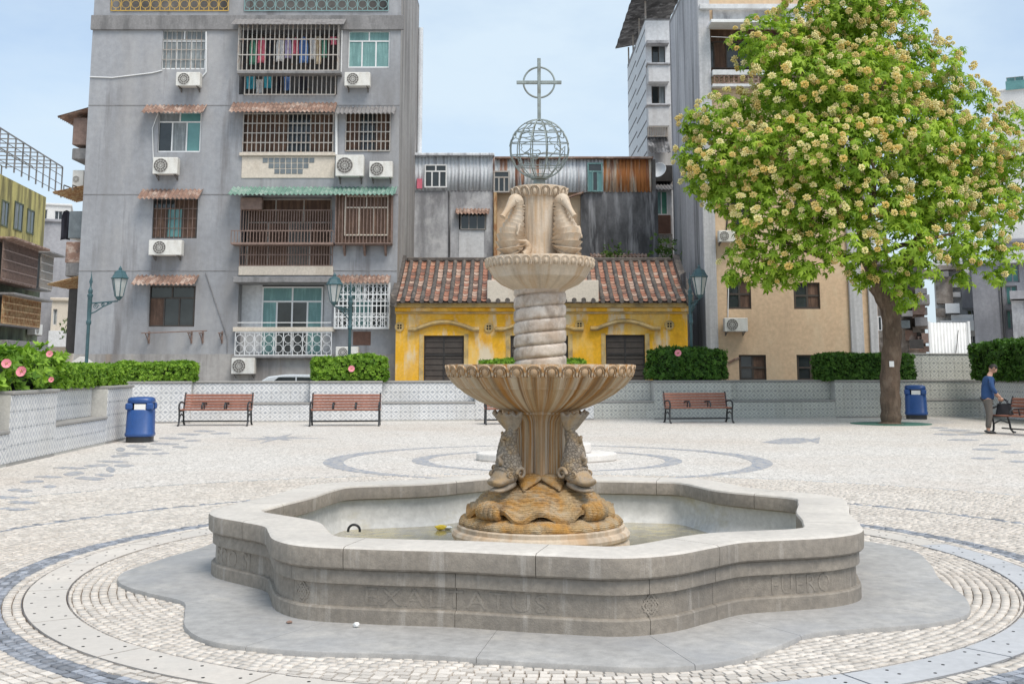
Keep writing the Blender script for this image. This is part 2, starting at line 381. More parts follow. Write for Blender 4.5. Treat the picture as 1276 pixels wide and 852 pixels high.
    MT['whitewall'] = M('whitewashed_render', (.62,.63,.64), .9, .06, .5, .15, 20, stains=[((.4,.39,.38), 1.1, (1.5,1.5,.2), .55, .75, .6)])
    MT['paletile'] = M('pale_tiled_wall', (.58,.60,.62), .7, .06, .5, .1, 20)
    MT['joint'] = M('dark_joint', (.12,.12,.13), .9, .2, 4, 0)
    MT['oliveg'] = M('olive_render', (.14,.165,.11), .9, .15, .6, .2, 15, stains=[((.05,.055,.04), .8, (1,1,.3), .48, .66, .75)])
    MT['yellowg'] = M('yellow_green_render', (.50,.44,.17), .9, .12, .6, .2, 15, stains=[((.13,.115,.06), 1.1, (1.2,1.2,.16), .5, .66, .8)])
    MT['farpale'] = M('far_pale_render', (.60,.60,.59), .9, .08, .4, .1, 10)
    MT['fargrey'] = M('far_grey_render', (.33,.33,.35), .95, .15, .3, .2, 8, stains=[((.15,.15,.16), .4, (1,1,.3), .5, .7, .6)])
    MT['farmess'] = M('far_brown_render', (.25,.215,.185), .95, .25, .6, .2, 8, stains=[((.09,.075,.065), .9, (1,1,.5), .48, .65, .8), ((.4,.37,.33), 1.2, None, .56, .7, .6)])
    MT['bark'] = M('tree_bark', (.15,.105,.075), .95, .25, 3, .7, 14, stains=[((.07,.05,.038), 6, (1,1,.3), .5, .7, .7), ((.26,.2,.15), 4, (1,1,.4), .58, .72, .5)])
    MT['grate'] = M('green_tree_grate', (.05,.15,.11), .6, .2, 4, .1, 40)
    MT['leaf_tree'] = leafmat('tree_leaf', (.15,.28,.018), (.47,.63,.08), .45)
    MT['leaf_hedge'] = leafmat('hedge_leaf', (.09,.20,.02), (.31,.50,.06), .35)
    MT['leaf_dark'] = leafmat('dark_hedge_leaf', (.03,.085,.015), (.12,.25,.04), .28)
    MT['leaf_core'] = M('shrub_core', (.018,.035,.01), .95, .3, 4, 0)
    MT['flower'] = leafmat('cream_flower', (.82,.62,.20), (.93,.86,.52), .3)
    MT['pink'] = M('pink_petal', (.74,.26,.31), .6, .12, 8, .05, 40)
    MT['skin'] = M('skin', (.46,.27,.19), .6, .06, 8, .03, 40)
    MT['hair'] = M('dark_hair', (.02,.016,.014), .6, .3, 20, .1, 60)
    MT['blueshirt'] = M('navy_shirt', (.03,.07,.17), .9, .15, 6, .2, 60)
    MT['trousers'] = M('grey_brown_trousers', (.13,.115,.10), .9, .15, 6, .2, 60)
    MT['blackcloth'] = M('black_cloth', (.015,.015,.018), .85, .2, 6, .1, 60)
    MT['paper'] = M('white_paper', (.8,.8,.78), .8, .05, 6, .05, 40)
    MT['car'] = M('pale_car_paint', (.55,.58,.6), .25, .04, 2, 0, spec=.6)
    MT['asphalt'] = M('asphalt', (.07,.07,.072), .9, .15, 2, .3, 60)
    MT['plant'] = leafmat('wild_leaf', (.05,.12,.02), (.18,.28,.06), .3)
defmats()
# ------------------------------------------------------------------ azulejo tile, far paving
def tile_mat(name, base, ink, seed=0.0):
    m, t, b = mat_new(name)
    uv = nd(t, 'ShaderNodeTexCoord').outputs['UV']
    s = nd(t, 'ShaderNodeSeparateXYZ'); t.links.new(uv, s.inputs[0])
    x, y = s.outputs['X'], s.outputs['Y']
    A = lambda v: mth(t, 'ABSOLUTE', v)
    cx, cy = mth(t, 'SUBTRACT', x, .5), mth(t, 'SUBTRACT', y, .5)
    d1 = A(mth(t, 'SUBTRACT', A(cx), A(cy)))                       # diagonals through the tile
    diag = mth(t, 'LESS_THAN', d1, .085)
    rad = mth(t, 'SQRT', mth(t, 'ADD', mth(t, 'MULTIPLY', cx, cx), mth(t, 'MULTIPLY', cy, cy)))
    ex, ey = mth(t, 'SUBTRACT', .5, A(cx)), mth(t, 'SUBTRACT', .5, A(cy))
    # flower in the middle of each edge (half on each tile)
    r1 = mth(t, 'SQRT', mth(t, 'ADD', mth(t, 'MULTIPLY', ex, ex), mth(t, 'MULTIPLY', cy, cy)))
    r2 = mth(t, 'SQRT', mth(t, 'ADD', mth(t, 'MULTIPLY', cx, cx), mth(t, 'MULTIPLY', ey, ey)))
    r = mth(t, 'MINIMUM', r1, r2)
    dot = mth(t, 'LESS_THAN', r, .15); ring = mth(t, 'LESS_THAN', A(mth(t, 'SUBTRACT', r, .21)), .028)
    cen = mth(t, 'LESS_THAN', rad, .10)
    f = mth(t, 'MAXIMUM', mth(t, 'MULTIPLY', diag, .62), mth(t, 'MAXIMUM', mth(t, 'MULTIPLY', dot, .75), mth(t, 'MAXIMUM', mth(t, 'MULTIPLY', ring, .18), mth(t, 'MULTIPLY', cen, .3))))
    co = nd(t, 'ShaderNodeTexCoord').outputs['Object']
    wear = ramp(t, noise(t, co, 9, 5), .25, .7, (.55,.55,.55,1), (1,1,1,1))
    f = mth(t, 'MULTIPLY', f, wear)
    oi = nd(t, 'ShaderNodeObjectInfo')
    bb = mixc(t, oi.outputs['Random'], vary(base, .93), vary(base, 1.04))
    c = mixc(t, f, bb, ink)
    gp = nd(t, 'ShaderNodeNewGeometry')
    c = mixc(t, mth(t, 'MULTIPLY', ramp(t, noise(t, gp.outputs['Position'], .9, 6, .6, (1,1,.5)), .5, .75), .3), c, (.36,.34,.29))
    t.links.new(c, b.inputs['Base Color']); b.inputs['Roughness'].default_value = .35
    return m
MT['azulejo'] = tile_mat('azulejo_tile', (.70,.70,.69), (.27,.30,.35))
MT['azulejo_shade'] = tile_mat('azulejo_tile_shade_toned', (.55,.55,.50), (.22,.235,.25))  # darker copy of the tile, shade put into its colours

CX, CY = .24, 9.6
def plaza_mat():
    m, t, b = mat_new('far_cobble_paving')
    co = nd(t, 'ShaderNodeTexCoord').outputs['Object']
    v = nd(t, 'ShaderNodeTexVoronoi', feature='DISTANCE_TO_EDGE'); v.inputs['Scale'].default_value = 13
    t.links.new(co, v.inputs['Vector'])
    e = ramp(t, v.outputs['Distance'], .02, .09, (.55,.55,.55,1), (1,1,1,1))
    v2 = nd(t, 'ShaderNodeTexVoronoi'); v2.inputs['Scale'].default_value = 13; t.links.new(co, v2.inputs['Vector'])
    bw = nd(t, 'ShaderNodeRGBToBW'); t.links.new(v2.outputs['Color'], bw.inputs[0])
    c = mixc(t, bw.outputs[0], (.54,.505,.46), (.74,.70,.65))
    c = mixc(t, mth(t, 'MULTIPLY', ramp(t, noise(t, co, .22, 6), .45, .72), .45), c, (.52,.42,.33))
    c = mixc(t, 1.0, c, e, 'MULTIPLY')
    t.links.new(c, b.inputs['Base Color']); b.inputs['Roughness'].default_value = .85
    return m
MT['plaza'] = plaza_mat()

# periodic outlines of the four-lobed basin and its apron, angle measured from a notch
def outline(tab):
    xs = [a for a, _ in tab]; rs = [r for _, r in tab]; n = len(xs)
    ex = [x - 90 for x in xs[:-1]] + xs + [x + 90 for x in xs[1:]]; er = rs[:-1] + rs + rs[1:]
    def f(deg):
        a = (deg - 212) % 90
        k = max(i for i in range(len(ex)) if ex[i] <= a + 1e-9); k = min(k, len(ex) - 2)
        x0, x1 = ex[k], ex[k+1]; h = x1 - x0; u = (a - x0) / h
        m0 = (er[k+1] - er[k-1]) / (ex[k+1] - ex[k-1]) * h
        m1 = (er[k+2] - er[k]) / (ex[k+2] - ex[k]) * h
        return (2*u**3-3*u**2+1)*er[k] + (u**3-2*u**2+u)*m0 + (-2*u**3+3*u**2)*er[k+1] + (u**3-u**2)*m1
    return f
r_base = outline([(0,2.38),(7,2.47),(15,2.63),(22,2.68),(31,2.57),(44,2.46),(58,2.55),(67,2.66),(74,2.62),(82,2.47),(90,2.38)])
r_apron = outline([(0,2.98),(7,3.09),(15,3.30),(22,3.39),(31,3.30),(44,3.13),(58,3.23),(67,3.35),(74,3.32),(82,3.14),(90,2.98)])
def pol(r, deg): return (r*math.cos(R(deg)), r*math.sin(R(deg)))
_N = 1440
_bp = np.array([pol(r_base(i*360/_N), i*360/_N) for i in range(_N)])
_tan = np.roll(_bp, -1, 0) - np.roll(_bp, 1, 0); _tan /= np.linalg.norm(_tan, axis=1, keepdims=True)
_nor = np.stack([_tan[:, 1], -_tan[:, 0]], 1)
# smooth the normals so offset curves stay clean
_k = 15; _nor = sum(np.roll(_nor, i, 0) for i in range(-_k, _k+1)); _nor /= np.linalg.norm(_nor, axis=1, keepdims=True)
def bp(deg, off=0.0):
    x = (deg % 360) / 360 * _N; i = int(x) % _N; u = x - int(x); j = (i+1) % _N
    p = _bp[i]*(1-u) + _bp[j]*u; n = _nor[i]*(1-u) + _nor[j]*u
    return p + n*off

# ------------------------------------------------------------------ ground
def ring_sheet(mb, r0, r1, z, n=128, cx=CX, cy=CY):
    V = [(cx + r*math.cos(2*math.pi*k/n), cy + r*math.sin(2*math.pi*k/n), z) for r in (r0, r1) for k in range(n)]
    mb.add(V, [(k, (k+1) % n, n+(k+1) % n, n+k) for k in range(n)])
BEDR = 8.2
n_ = 128
mb = MB()
V = [(CX + BEDR*math.cos(2*math.pi*k/n_), CY + BEDR*math.sin(2*math.pi*k/n_), 0) for k in range(n_)]
def sq(k):
    a = 2*math.pi*k/n_; c, s_ = math.cos(a), math.sin(a); q = 60 / max(abs(c), abs(s_)); return (CX + q*c, CY + q*s_, 0)
V += [sq(k) for k in range(n_)]
V += [(CX + 25*(p[0]-CX), CY + 25*(p[1]-CY), 0) for p in V[n_:2*n_]]
mb.add(V, [(i*n_+k, i*n_+(k+1) % n_, (i+1)*n_+(k+1) % n_, (i+1)*n_+k) for i in (0, 1) for k in range(n_)])
plaza = mb.build('plaza_paving', MT['plaza']); tag(plaza, kind='structure')
bed = MB().prism([(CX + (BEDR-.002)*math.cos(2*math.pi*k/n_), CY + (BEDR-.002)*math.sin(2*math.pi*k/n_)) for k in range(n_)], -.2, -.012).build('paving_bed', MT['bed'])
tag(bed, kind='structure')

# cobbles in rings round the fountain
SL0, SL1 = 3.67, 3.96
def make_cobbles():
    out = []; r = 2.80; g = np.random.default_rng(3)
    while r < BEDR - .05:
        h = .061 + g.uniform(-.004, .004)
        if r + h > SL0 and r < SL1:
            if r < SL0 - .03: h = SL0 - .004 - r
            else: r = SL1 + .004; continue
        rc = r + h/2; n = int(2*math.pi*rc/.068); ph = g.uniform(0, 1)
        e = (np.arange(n) + ph + g.uniform(-.22, .22, n)) / n * 2*np.pi
        e2 = np.roll(e, -1); e2[-1] += 2*np.pi
        for a0, a1 in zip(e, e2):
            am = (a0 + a1)/2; y = CY + rc*math.sin(am); x = CX + rc*math.cos(am)
            if y < 4.6 or abs(x) > .62*y + 2.2: continue
            if rc < 3.5 and rc < r_apron(math.degrees(am)) - .09: continue
            out.append((a0, a1, r, h, rc, am, x, y))
        r += h
    return out
cob = make_cobbles()
def inview(x, y, m=0):
    q = y*math.cos(PITCH) - CAM_H*math.sin(PITCH)
    if q < .5: return False
    px = 638 + FPX*x/q; py = HOR + FPX*CAM_H/(math.cos(PITCH)*q)
    return -m < px < 1276+m and py < 852+m
order = sorted([i for i, c in enumerate(cob) if inview(c[6], c[7])], key=lambda i: cob[i][7])[:300]
single = set(order)
Vl = {0: [], 1: []}; Rl = {0: [], 1: []}
stone_me = []
for k in range(5):
    g = rng
    b = [(-.5,-.5),(.5,-.5),(.5,.5),(-.5,.5)]
    tv = [(x*(.89+g.uniform(0,.06)), y*(.88+g.uniform(0,.06)), 1) for x, y in b]
    mb = MB().add([(x, y, 0) for x, y in b] + tv, [(4,5,6,7),(0,1,5,4),(1,2,6,5),(2,3,7,6),(3,0,4,7)])
    for dk in (0, 1):
        me = mb.mesh('cobblestone'); me.attributes.new('rnd', 'FLOAT', 'FACE').data.foreach_set('value', [k/4]*len(me.polygons))
        me.materials.append(MT['cobble_dark' if dk else 'cobble']); stone_me.append(me)
for i, (a0, a1, r, h, rc, am, x, y) in enumerate(cob):
    d = 4.10 < rc + rng.uniform(-.012, .012) < 4.275 or 5.70 < rc + rng.uniform(-.01, .01) < 5.79
    gap = .0033
    z1 = rng.uniform(-.004, .004)
    if i in single:
        o = link('cobblestone', stone_me[rng.randrange(5)*2 + d], None, None)
        o.parent = bed; o.location = (x, y, -.012); o.rotation_euler.z = am + math.pi/2 + rng.uniform(-.04, .04)
        o.scale = ((a1-a0)*rc - 2*gap, h - 2*gap, .014 + z1)
        continue
    da = gap/rc; q0, q1 = a0+da, a1-da; p0, p1 = r+gap, r+h-gap; j = rng.uniform(-.05, .05)/10
    bq = [(p0, q0), (p0, q1), (p1, q1), (p1, q0)]
    c = .003; ca = c/rc
    tq = [(p0+c, q0+ca), (p0+c, q1-ca), (p1-c, q1-ca), (p1-c, q0+ca)]
    Vl[d] += [(CX + rr*math.cos(aa), CY + rr*math.sin(aa), -.012) for rr, aa in bq]
    Vl[d] += [(CX + (rr+j)*math.cos(aa), CY + (rr+j)*math.sin(aa), .002 + z1) for rr, aa in tq]
    Rl[d].append(rng.random())
tf = np.array([(4,5,6,7),(0,1,5,4),(1,2,6,5),(2,3,7,6),(3,0,4,7)])
for d in (0, 1):
    n = len(Rl[d]); F = tf[None] + (np.arange(n)*8)[:, None, None]
    o = np_mesh('cobblestones', Vl[d], F.reshape(-1, 4), MT['cobble_dark' if d else 'cobble'], bed, np.repeat(Rl[d], 5)); tag(o, kind='stuff')

# ring of drain slabs with holes
nsl = 22
for k in range(nsl):
    a0, a1 = 360/nsl*k + .12, 360/nsl*(k+1) - .12; m = 8
    poly = [pol(SL0+.006, a0 + (a1-a0)*i/m) for i in range(m+1)] + [pol(SL1-.006, a1 - (a1-a0)*i/m) for i in range(m+1)]
    am = (a0+a1)/2
    blue = 262 < am < 325 or am > 345 or am < 20
    s = MB().prism([(CX+p[0], CY+p[1]) for p in poly], -.0118, .006).build('drain_slab', MT['slab_blue' if blue else 'slab'], bed)
    hb = MB()
    for i in range(6):
        for rr in (SL0+.06, (SL0+SL1)/2, SL1-.06):
            if (i + int(rr*100)) % 2: continue
            p = pol(rr, a0 + (a1-a0)*(i+.5)/6)
            hb.prism([(CX+p[0]+.010*math.cos(t), CY+p[1]+.010*math.sin(t)) for t in [2*math.pi*q/8 for q in range(8)]], .002, .0075)
    hb.build('drain_hole', MT['dark'], s)
# steel edging lines either side of the slabs
for rr in (SL0-.004, SL1+.004):
    e = MB(); ring_sheet(e, rr-.0025, rr+.0025, .0065, 160); e.build('edging_strip', MT['joint'], bed)

# dark inlays in the far paving
def inlay(pts, name='stone_inlay', z=.005):
    c = Vector((sum(p[0] for p in pts)/len(pts), sum(p[1] for p in pts)/len(pts), 0))
    mb = MB().prism([(p[0], p[1]) for p in pts], 0.0005, z)
    return mb.build(name, MT['cobble_far_dark'], plaza)
MT['cobble_far_dark'] = M('far_basalt_cobble', (.27,.29,.33), .8, .25, 6, .2, 30, stains=[((.5,.46,.41), 9, None, .52, .62, .7)], fine=.3)
C2 = gnd(680, 578); C2 = Vector((.62, 20.4, 0))
def crescent(Rr, wmax, wmin):
    n = 96; mb = MB(); V = []
    for k in range(n):
        a = 2*math.pi*k/n; t = abs(math.cos(a))**2; wd = wmin + (wmax-wmin)*t
        for q in (Rr - wd/2, Rr + wd/2):
            for z in (.0005, .005): V.append((C2.x + q*math.cos(a), C2.y + q*math.sin(a), z))
    F = []
    for k in range(n):
        j = (k+1) % n
        F += [(4*k+1, 4*k+3, 4*j+3, 4*j+1), (4*k, 4*k+1, 4*j+1, 4*j), (4*k+2, 4*j+2, 4*j+3, 4*k+3)]
    mb.add(V, F).build('stone_inlay', MT['cobble_far_dark'], plaza)
crescent(3.78, .36, .10); crescent(2.26, .30, .08)
def leaf_px(x, y, wpx, hpx, skew=0):
    pts = []
    for k in range(14):
        a = 2*math.pi*k/14
        ex = math.copysign(abs(math.cos(a))**1.2, math.cos(a)); ey = math.sin(a)*(1 - .35*abs(math.cos(a)))
        pts.append(gnd(x + wpx/2*ex + skew*ey, y + hpx/2*ey))
    inlay(pts)
for l in [(112,596,38,5,8),(92,590,26,6,-6),(130,592,24,4,5),(88,583,44,3,6),(120,580,30,4,-8),(140,575,40,3,8),(155,580,26,4,0),(138,585,12,8,2),
          (60,594,36,3,6),(40,600,30,4,-5),(25,611,30,5,8),(62,606,18,4,0),(8,620,34,5,6),(165,565,40,3,8),(150,568,24,4,-6),(185,560,34,3,6),(205,553,36,3,8),
          (185,550,24,3,-5),(170,556,26,4,6),(215,546,34,3,5),(235,541,30,3,6),(255,537,28,2.5,5),(275,540,26,2.5,-4),(225,557,20,3,4),(240,549,22,2.5,-4),(200,565,22,3,-5),
          (30,626,44,4,5),(150,560,12,6,0),(18,634,40,4,4),
          (1190,536,40,2.5,6),(1210,541,30,3,-5),(1180,541,34,2.5,6),(1228,560,34,3,6),(1262,563,30,4,4),(1240,554,40,2.5,-6),(1270,575,26,3,5),(1200,548,40,2.5,5),(1170,533,24,2,4),(1225,571,30,3,6)]:
    leaf_px(*l)
# compass star and fish
sp = []
sc_ = gnd(360 + 0, 545)
c = gnd(345, 546)
for k in range(16):
    a = 2*math.pi*k/16; q = (1.15 if k % 4 == 0 else .75) if k % 2 == 0 else .28
    sp.append((c.x + q*math.cos(a), c.y + 1.6*q*math.sin(a)))
inlay(sp)
f0 = [gnd(x, y) for x, y in [(950,551),(975,546),(1000,545.5),(1012,547),(1022,544.5),(1020,552.5),(1010,550),(995,552.5),(970,553)]]
inlay([(p.x, p.y) for p in f0])

# low white stone platform behind the fountain (ring of lobed steps)
pl = empty('stone_platform', (C2.x, C2.y, 0), 0, 'low two-step white stone platform in paved ring behind the fountain', 'platform')
for z0, z1, ra, am_ in ((0.001, .13, 1.12, .16), (.13, .30, .72, .10)):
    nseg = 8
    for k in range(nseg):
        a0, a1 = 360/nseg*k + .5, 360/nseg*(k+1) - .5; m = 8
        rr = lambda d: ra + am_*math.cos(R(4*d))*.9
        poly = [pol(rr(a0 + (a1-a0)*i/m), a0 + (a1-a0)*i/m) for i in range(m+1)] + [pol(.3, a1 - (a1-a0)*i/m) for i in range(m+1)]
        o = MB().prism(poly, z0, z1).build('step_stone', MT['stonewhite'], pl)
        md = o.modifiers.new('b', 'BEVEL'); md.width = .025; md.segments = 2; md.limit_method = 'ANGLE'

# ------------------------------------------------------------------ basin
basin = empty('fountain_basin', (CX, CY, 0), 0, 'large four-lobed grey granite basin with engraved wall, around the fountain', 'basin')
def sweep(prof, a0, a1, n):
    """prof: list of (offset, z) closed; swept along the base outline from a0 to a1 degrees"""
    mb = MB(); m = len(prof); V = []
    for i in range(n+1):
        a = a0 + (a1-a0)*i/n
        for off, z in prof:
            p = bp(a, off); V.append((p[0], p[1], z))
    F = [(i*m+k, i*m+(k+1) % m, (i+1)*m+(k+1) % m, (i+1)*m+k) for i in range(n) for k in range(m)]
    F += [tuple(range(m))[::-1], tuple(n*m+k for k in range(m))]
    return mb.add(V, F)
RIMH = .50
wall_prof = [(-.30,.028),(0.0,.028),(0.0,.035),(.0,.115),(-.008,.125),(-.03,.128),(-.032,.262),(-.03,.266),(-.005,.268),(-.004,.345),(-.008,.354),(-.012,RIMH-.142),(-.30,RIMH-.142)]
rim_prof = [(-.36,RIMH-.14),(.018,RIMH-.14),(.03,RIMH-.128),(.035,RIMH-.03),(.028,RIMH-.012),(.012,RIMH-.003),(-.01,RIMH),(-.355,RIMH),(-.375,RIMH-.005),(-.385,RIMH-.02),(-.385,RIMH-.13)]
joints_w = [183, 212, 231, 256, 283, 296, 325, 345]
joints_w = sorted(joints_w + [(j+180) % 360 for j in joints_w])
joints_r = [178, 205, 240, 268, 296, 332]
joints_r = sorted(joints_r + [(j+180) % 360 for j in joints_r])
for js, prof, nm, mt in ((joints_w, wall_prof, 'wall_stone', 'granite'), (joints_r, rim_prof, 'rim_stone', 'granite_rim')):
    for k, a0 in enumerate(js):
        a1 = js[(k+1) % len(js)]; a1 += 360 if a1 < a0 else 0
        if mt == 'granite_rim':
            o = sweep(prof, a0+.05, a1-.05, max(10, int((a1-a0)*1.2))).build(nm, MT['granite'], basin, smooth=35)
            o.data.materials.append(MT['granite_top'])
            for pgn in o.data.polygons: pgn.material_index = 1 if pgn.normal.z > .55 else 0  # pale tops, dark sides: dirt and fall of light both put into colour
        else:
            o = sweep(prof, a0+.04, a1-.04, max(10, int((a1-a0)*1.2))).build(nm, MT[mt], basin, smooth=30)
# plastered inside, floor and shallow water
ins = MB(); n = 180; V = []
for off, z in ((-.33,RIMH-.145),(-.33,.20),(-.37,.09),(-.48,.045),(-1.1,.02)):
    V += [(*bp(i*360/n, off), z) for i in range(n)]
V += [(0, 0, .01)]
F = [(i*n+k, i*n+(k+1) % n, (i+1)*n+(k+1) % n, (i+1)*n+k) for i in range(4) for k in range(n)] + [(4*n+k, 4*n+(k+1) % n, 5*n) for k in range(n)]
ins.add(V, F).build('pool_lining', MT['plaster_pool'], basin, smooth=60)
wt = MB().prism([tuple(bp(i*2, -.385)) for i in range(180)], .05, .088).build('water', MT['water'], basin)
# apron paving slabs
ja = [168, 190, 214, 238, 262, 283, 300, 322, 342]
ja = sorted(ja + [(j+180) % 360 for j in ja])
for k, a0 in enumerate(ja):
    a1 = ja[(k+1) % len(ja)]; a1 += 360 if a1 < a0 else 0; m = max(8, int((a1-a0)))
    A = [a0+.03 + (a1-a0-.06)*i/m for i in range(m+1)]
    mb = MB(); V = []
    for a in A:
        q = bp(a, -.1); ra_ = r_apron(a)
        V += [(q[0], q[1], .032), (q[0], q[1], -.01)]
        for rr, z in ((ra_-.012, .032), (ra_-.003, .029), (ra_, .022), (ra_, -.01)): V.append((*pol(rr, a), z))
    mm = 6; order_ = [1, 0, 2, 3, 4, 5]
    F = [(i*mm+order_[k2], i*mm+order_[(k2+1) % mm], (i+1)*mm+order_[(k2+1) % mm], (i+1)*mm+order_[k2]) for i in range(m) for k2 in range(mm)]
    F += [tuple(order_)[::-1], tuple(m*mm+q for q in order_)]
    mb.add(V, F).build('apron_slab', MT['apron'], basin, smooth=35)
# carved lettering and diamonds wrapped on the wall panel
cum = [0.0]
for i in range(_N): cum.append(cum[-1] + float(np.linalg.norm(_bp[(i+1) % _N] - _bp[i])))
def arc_deg(d0, s):
    i0 = (d0 % 360)/360*_N; base = cum[int(i0)] + (i0-int(i0))*(cum[int(i0)+1]-cum[int(i0)])
    t = (base + s) % cum[-1]
    k = int(np.searchsorted(cum, t)) - 1; k = max(0, min(_N-1, k))
    return (k + (t-cum[k])/(cum[k+1]-cum[k]))*360/_N
def wrap_mesh(V, F, d0, z0, name, mt):
    W = []
    for x, y, z in V:
        p = bp(arc_deg(d0, x), -.0325 + z); W.append((p[0], p[1], z0 + y))
    return MB().add(W, F).build(name, MT[mt], basin)
def carve_text(txt, dc, width, height, z0):
    cu = bpy.data.curves.new('t', 'FONT'); cu.body = txt; cu.size = 1; cu.extrude = .5; cu.resolution_u = 3; cu.space_character = 1.12
    ob = bpy.data.objects.new('t', cu); COL.objects.link(ob); bpy.context.view_layer.update()
    me = ob.evaluated_get(bpy.context.evaluated_depsgraph_get()).to_mesh()
    co = np.array([v.co[:] for v in me.vertices]); fs = [tuple(p.vertices) for p in me.polygons]
    bpy.data.objects.remove(ob)
    lo, hi = co.min(0), co.max(0)
    co[:, 0] = (co[:, 0]-lo[0])/(hi[0]-lo[0])*width - width/2
    co[:, 1] = (co[:, 1]-lo[1])/(hi[1]-lo[1])*height
    co[:, 2] = np.where(co[:, 2] > 0, .0045, -.004)
    wrap_mesh(co.tolist(), fs, dc, z0, 'inscription', 'granite')
carve_text('EXALTATUS', 256, 1.18, .105, .142)
carve_text('FUERO', 312.5, .46, .115, .137)
carve_text('EGO SI', 200, .52, .115, .137)
def diamond(dc):
    V = []; F = []
    def bar(x0, y0, x1, y1, w=.006):
        d = Vector((x1-x0, y1-y0)); nn = Vector((-d.y, d.x)).normalized()*w; o = len(V)
        for z in (-.004, .006):
            V.extend([(x0+nn.x, y0+nn.y, z), (x0-nn.x, y0-nn.y, z), (x1-nn.x, y1-nn.y, z), (x1+nn.x, y1+nn.y, z)])
        F.extend([(o+4,o+5,o+6,o+7),(o,o+1,o+5,o+4),(o+1,o+2,o+6,o+5),(o+2,o+3,o+7,o+6),(o+3,o,o+4,o+7)])
    for s in (1, .62, .3):
        q = .062*s; P = [(0, q*1.15), (q, 0), (0, -q*1.15), (-q, 0)]
        for i in range(4): bar(*P[i], *P[(i+1) % 4])
    bar(-.05, .035, .03, -.045); bar(-.03, .045, .05, -.035); bar(.05, .035, -.03, -.045); bar(.03, .045, -.05, -.035)
    wrap_mesh(V, F, dc, .195, 'carved_diamond', 'granite')
for d in (233, 283.5): diamond(d)
# litter and leaves
def blob(name, p, r, mt, label, cat, flat=.5, seed=0, group=None):
    g = random.Random(seed)
    n, m = 9, 6; k = [[g.uniform(.6, 1.25) for _ in range(m)] for _ in range(n)]
    mb = MB().grid(lambda u, v: (r*k[int(u*n+.5) % n][int(v*(m-1)+.5)]*math.sin(math.pi*v)*math.cos(2*math.pi*u), r*k[int(u*n+.5) % n][int(v*(m-1)+.5)]*math.sin(math.pi*v)*math.sin(2*math.pi*u), r*flat*(1-math.cos(math.pi*v))), n, m, cu=True)
    return tag(mb.build(name, MT[mt], None, loc=p), label, cat, group)
p = gnd(444, 781, .033); blob('paper_scrap', p, .022, 'paper', 'crumpled white paper scrap at the foot of the basin wall', 'litter', .7, 3)
p = gnd(361, 776, .033); blob('dry_leaf', p, .02, 'awn_brown', 'brown dry leaf curled at the foot of the basin wall', 'leaf', .4, 4)
MT['flower_yellow'] = M('yellow_blossom', (.80,.58,.06), .6, .15, 20, .1, 60)
p = gnd(549, 660, .088); blob('yellow_flower', p, .055, 'flower_yellow', 'yellow blossom fallen in the basin water', 'flower', .45, 5)
p = gnd(558, 659.5, .088); blob('white_petal', p, .045, 'paper', 'white petal floating beside the yellow blossom in the basin', 'petal', .4, 8)
p = gnd(441, 666, .088)
dr = MB(); dr.tube([(.055*math.cos(t), 0, .055*math.sin(t) + .05) for t in np.linspace(-.2, math.pi+.2, 12)], .012, 8)
tag(dr.build('drain_pipe', MT['iron'], None, smooth=True, loc=(p.x, p.y, .075)), 'small dark looped pipe fitting on the basin floor', 'pipe')
# ------------------------------------------------------------------ fountain
ftn = empty('fountain', (CX, CY, 0), 0, 'tiered carved stone fountain with seahorses, dolphins, wire globe and cross', 'fountain')
def Z(py, Y=CY): return at(674, py, Y).z
PXM = .00688
# plinth
prof = [(.74,.012),(.74,.20),(.72,.23),(.74,.245),(.745,.27),(.73,.295),(.70,.305),(.70,.335),(.69,.345)]
MB().lathe(prof, 96).build('plinth', MT['cream'], ftn, smooth=35)
def rough_mod(amp, n1, n2):
    return lambda r, z, a: (r + amp*math.sin(n1*a + 40*z)*math.sin(n2*a+1.3) , z + amp*.6*math.sin(n2*a + 9*r))
def seamod(r, z, a):
    return (r + .006*math.sin(31*a + 2)*math.sin(11*a) + .004*math.sin(57*a), z + .004*math.sin(23*a + 60*r))
MB().lathe([(.60,.340),(.675,.342),(.685,.36),(.672,.385),(.645,.405),(.60,.425),(.54,.44),(.3,.46)], 220, seamod).build('sea_base', MT['ochre'], ftn, smooth=60)
# wave skirt with a rippling hem
def skirt(u, v):
    a = 2*math.pi*u; s = v
    ph = (math.degrees(a) + 45) % 90 - 45
    hem = -.034*math.exp(-((abs(ph)-17)/7.5)**2) + .018*math.exp(-(ph/8)**2) + .022*math.exp(-((abs(ph)-32)/6)**2)
    r = .215 + .375*s**.85 - .5*hem*s*s + (.03*math.exp(-((s-1)/.14)**2))
    z = .70 - .235*s**1.25 + hem*s*s*1.5 + (.010 if s > .97 else 0)
    rip = .007*math.sin(2*math.pi*s*9 + 2.4*math.sin(6*a)) * min(1, s*3)
    return ((r + rip)*math.cos(a), (r + rip)*math.sin(a), z + rip*.6)
def skirt2(u, v):
    x, y, z = skirt(u, v); k = 1
    return (x*.985, y*.985, z - .035)
mb = MB().grid(skirt, 220, 40, cu=True); mb.grid(skirt2, 220, 40, cu=True)
o = len(mb.v)
n2 = 220
for i in range(n2):
    j = (i+1) % n2
    mb.f.append((i*40+39, j*40+39, n2*40 + j*40+39, n2*40 + i*40+39))
mb.build('wave_skirt', MT['ochre'], ftn, smooth=50)
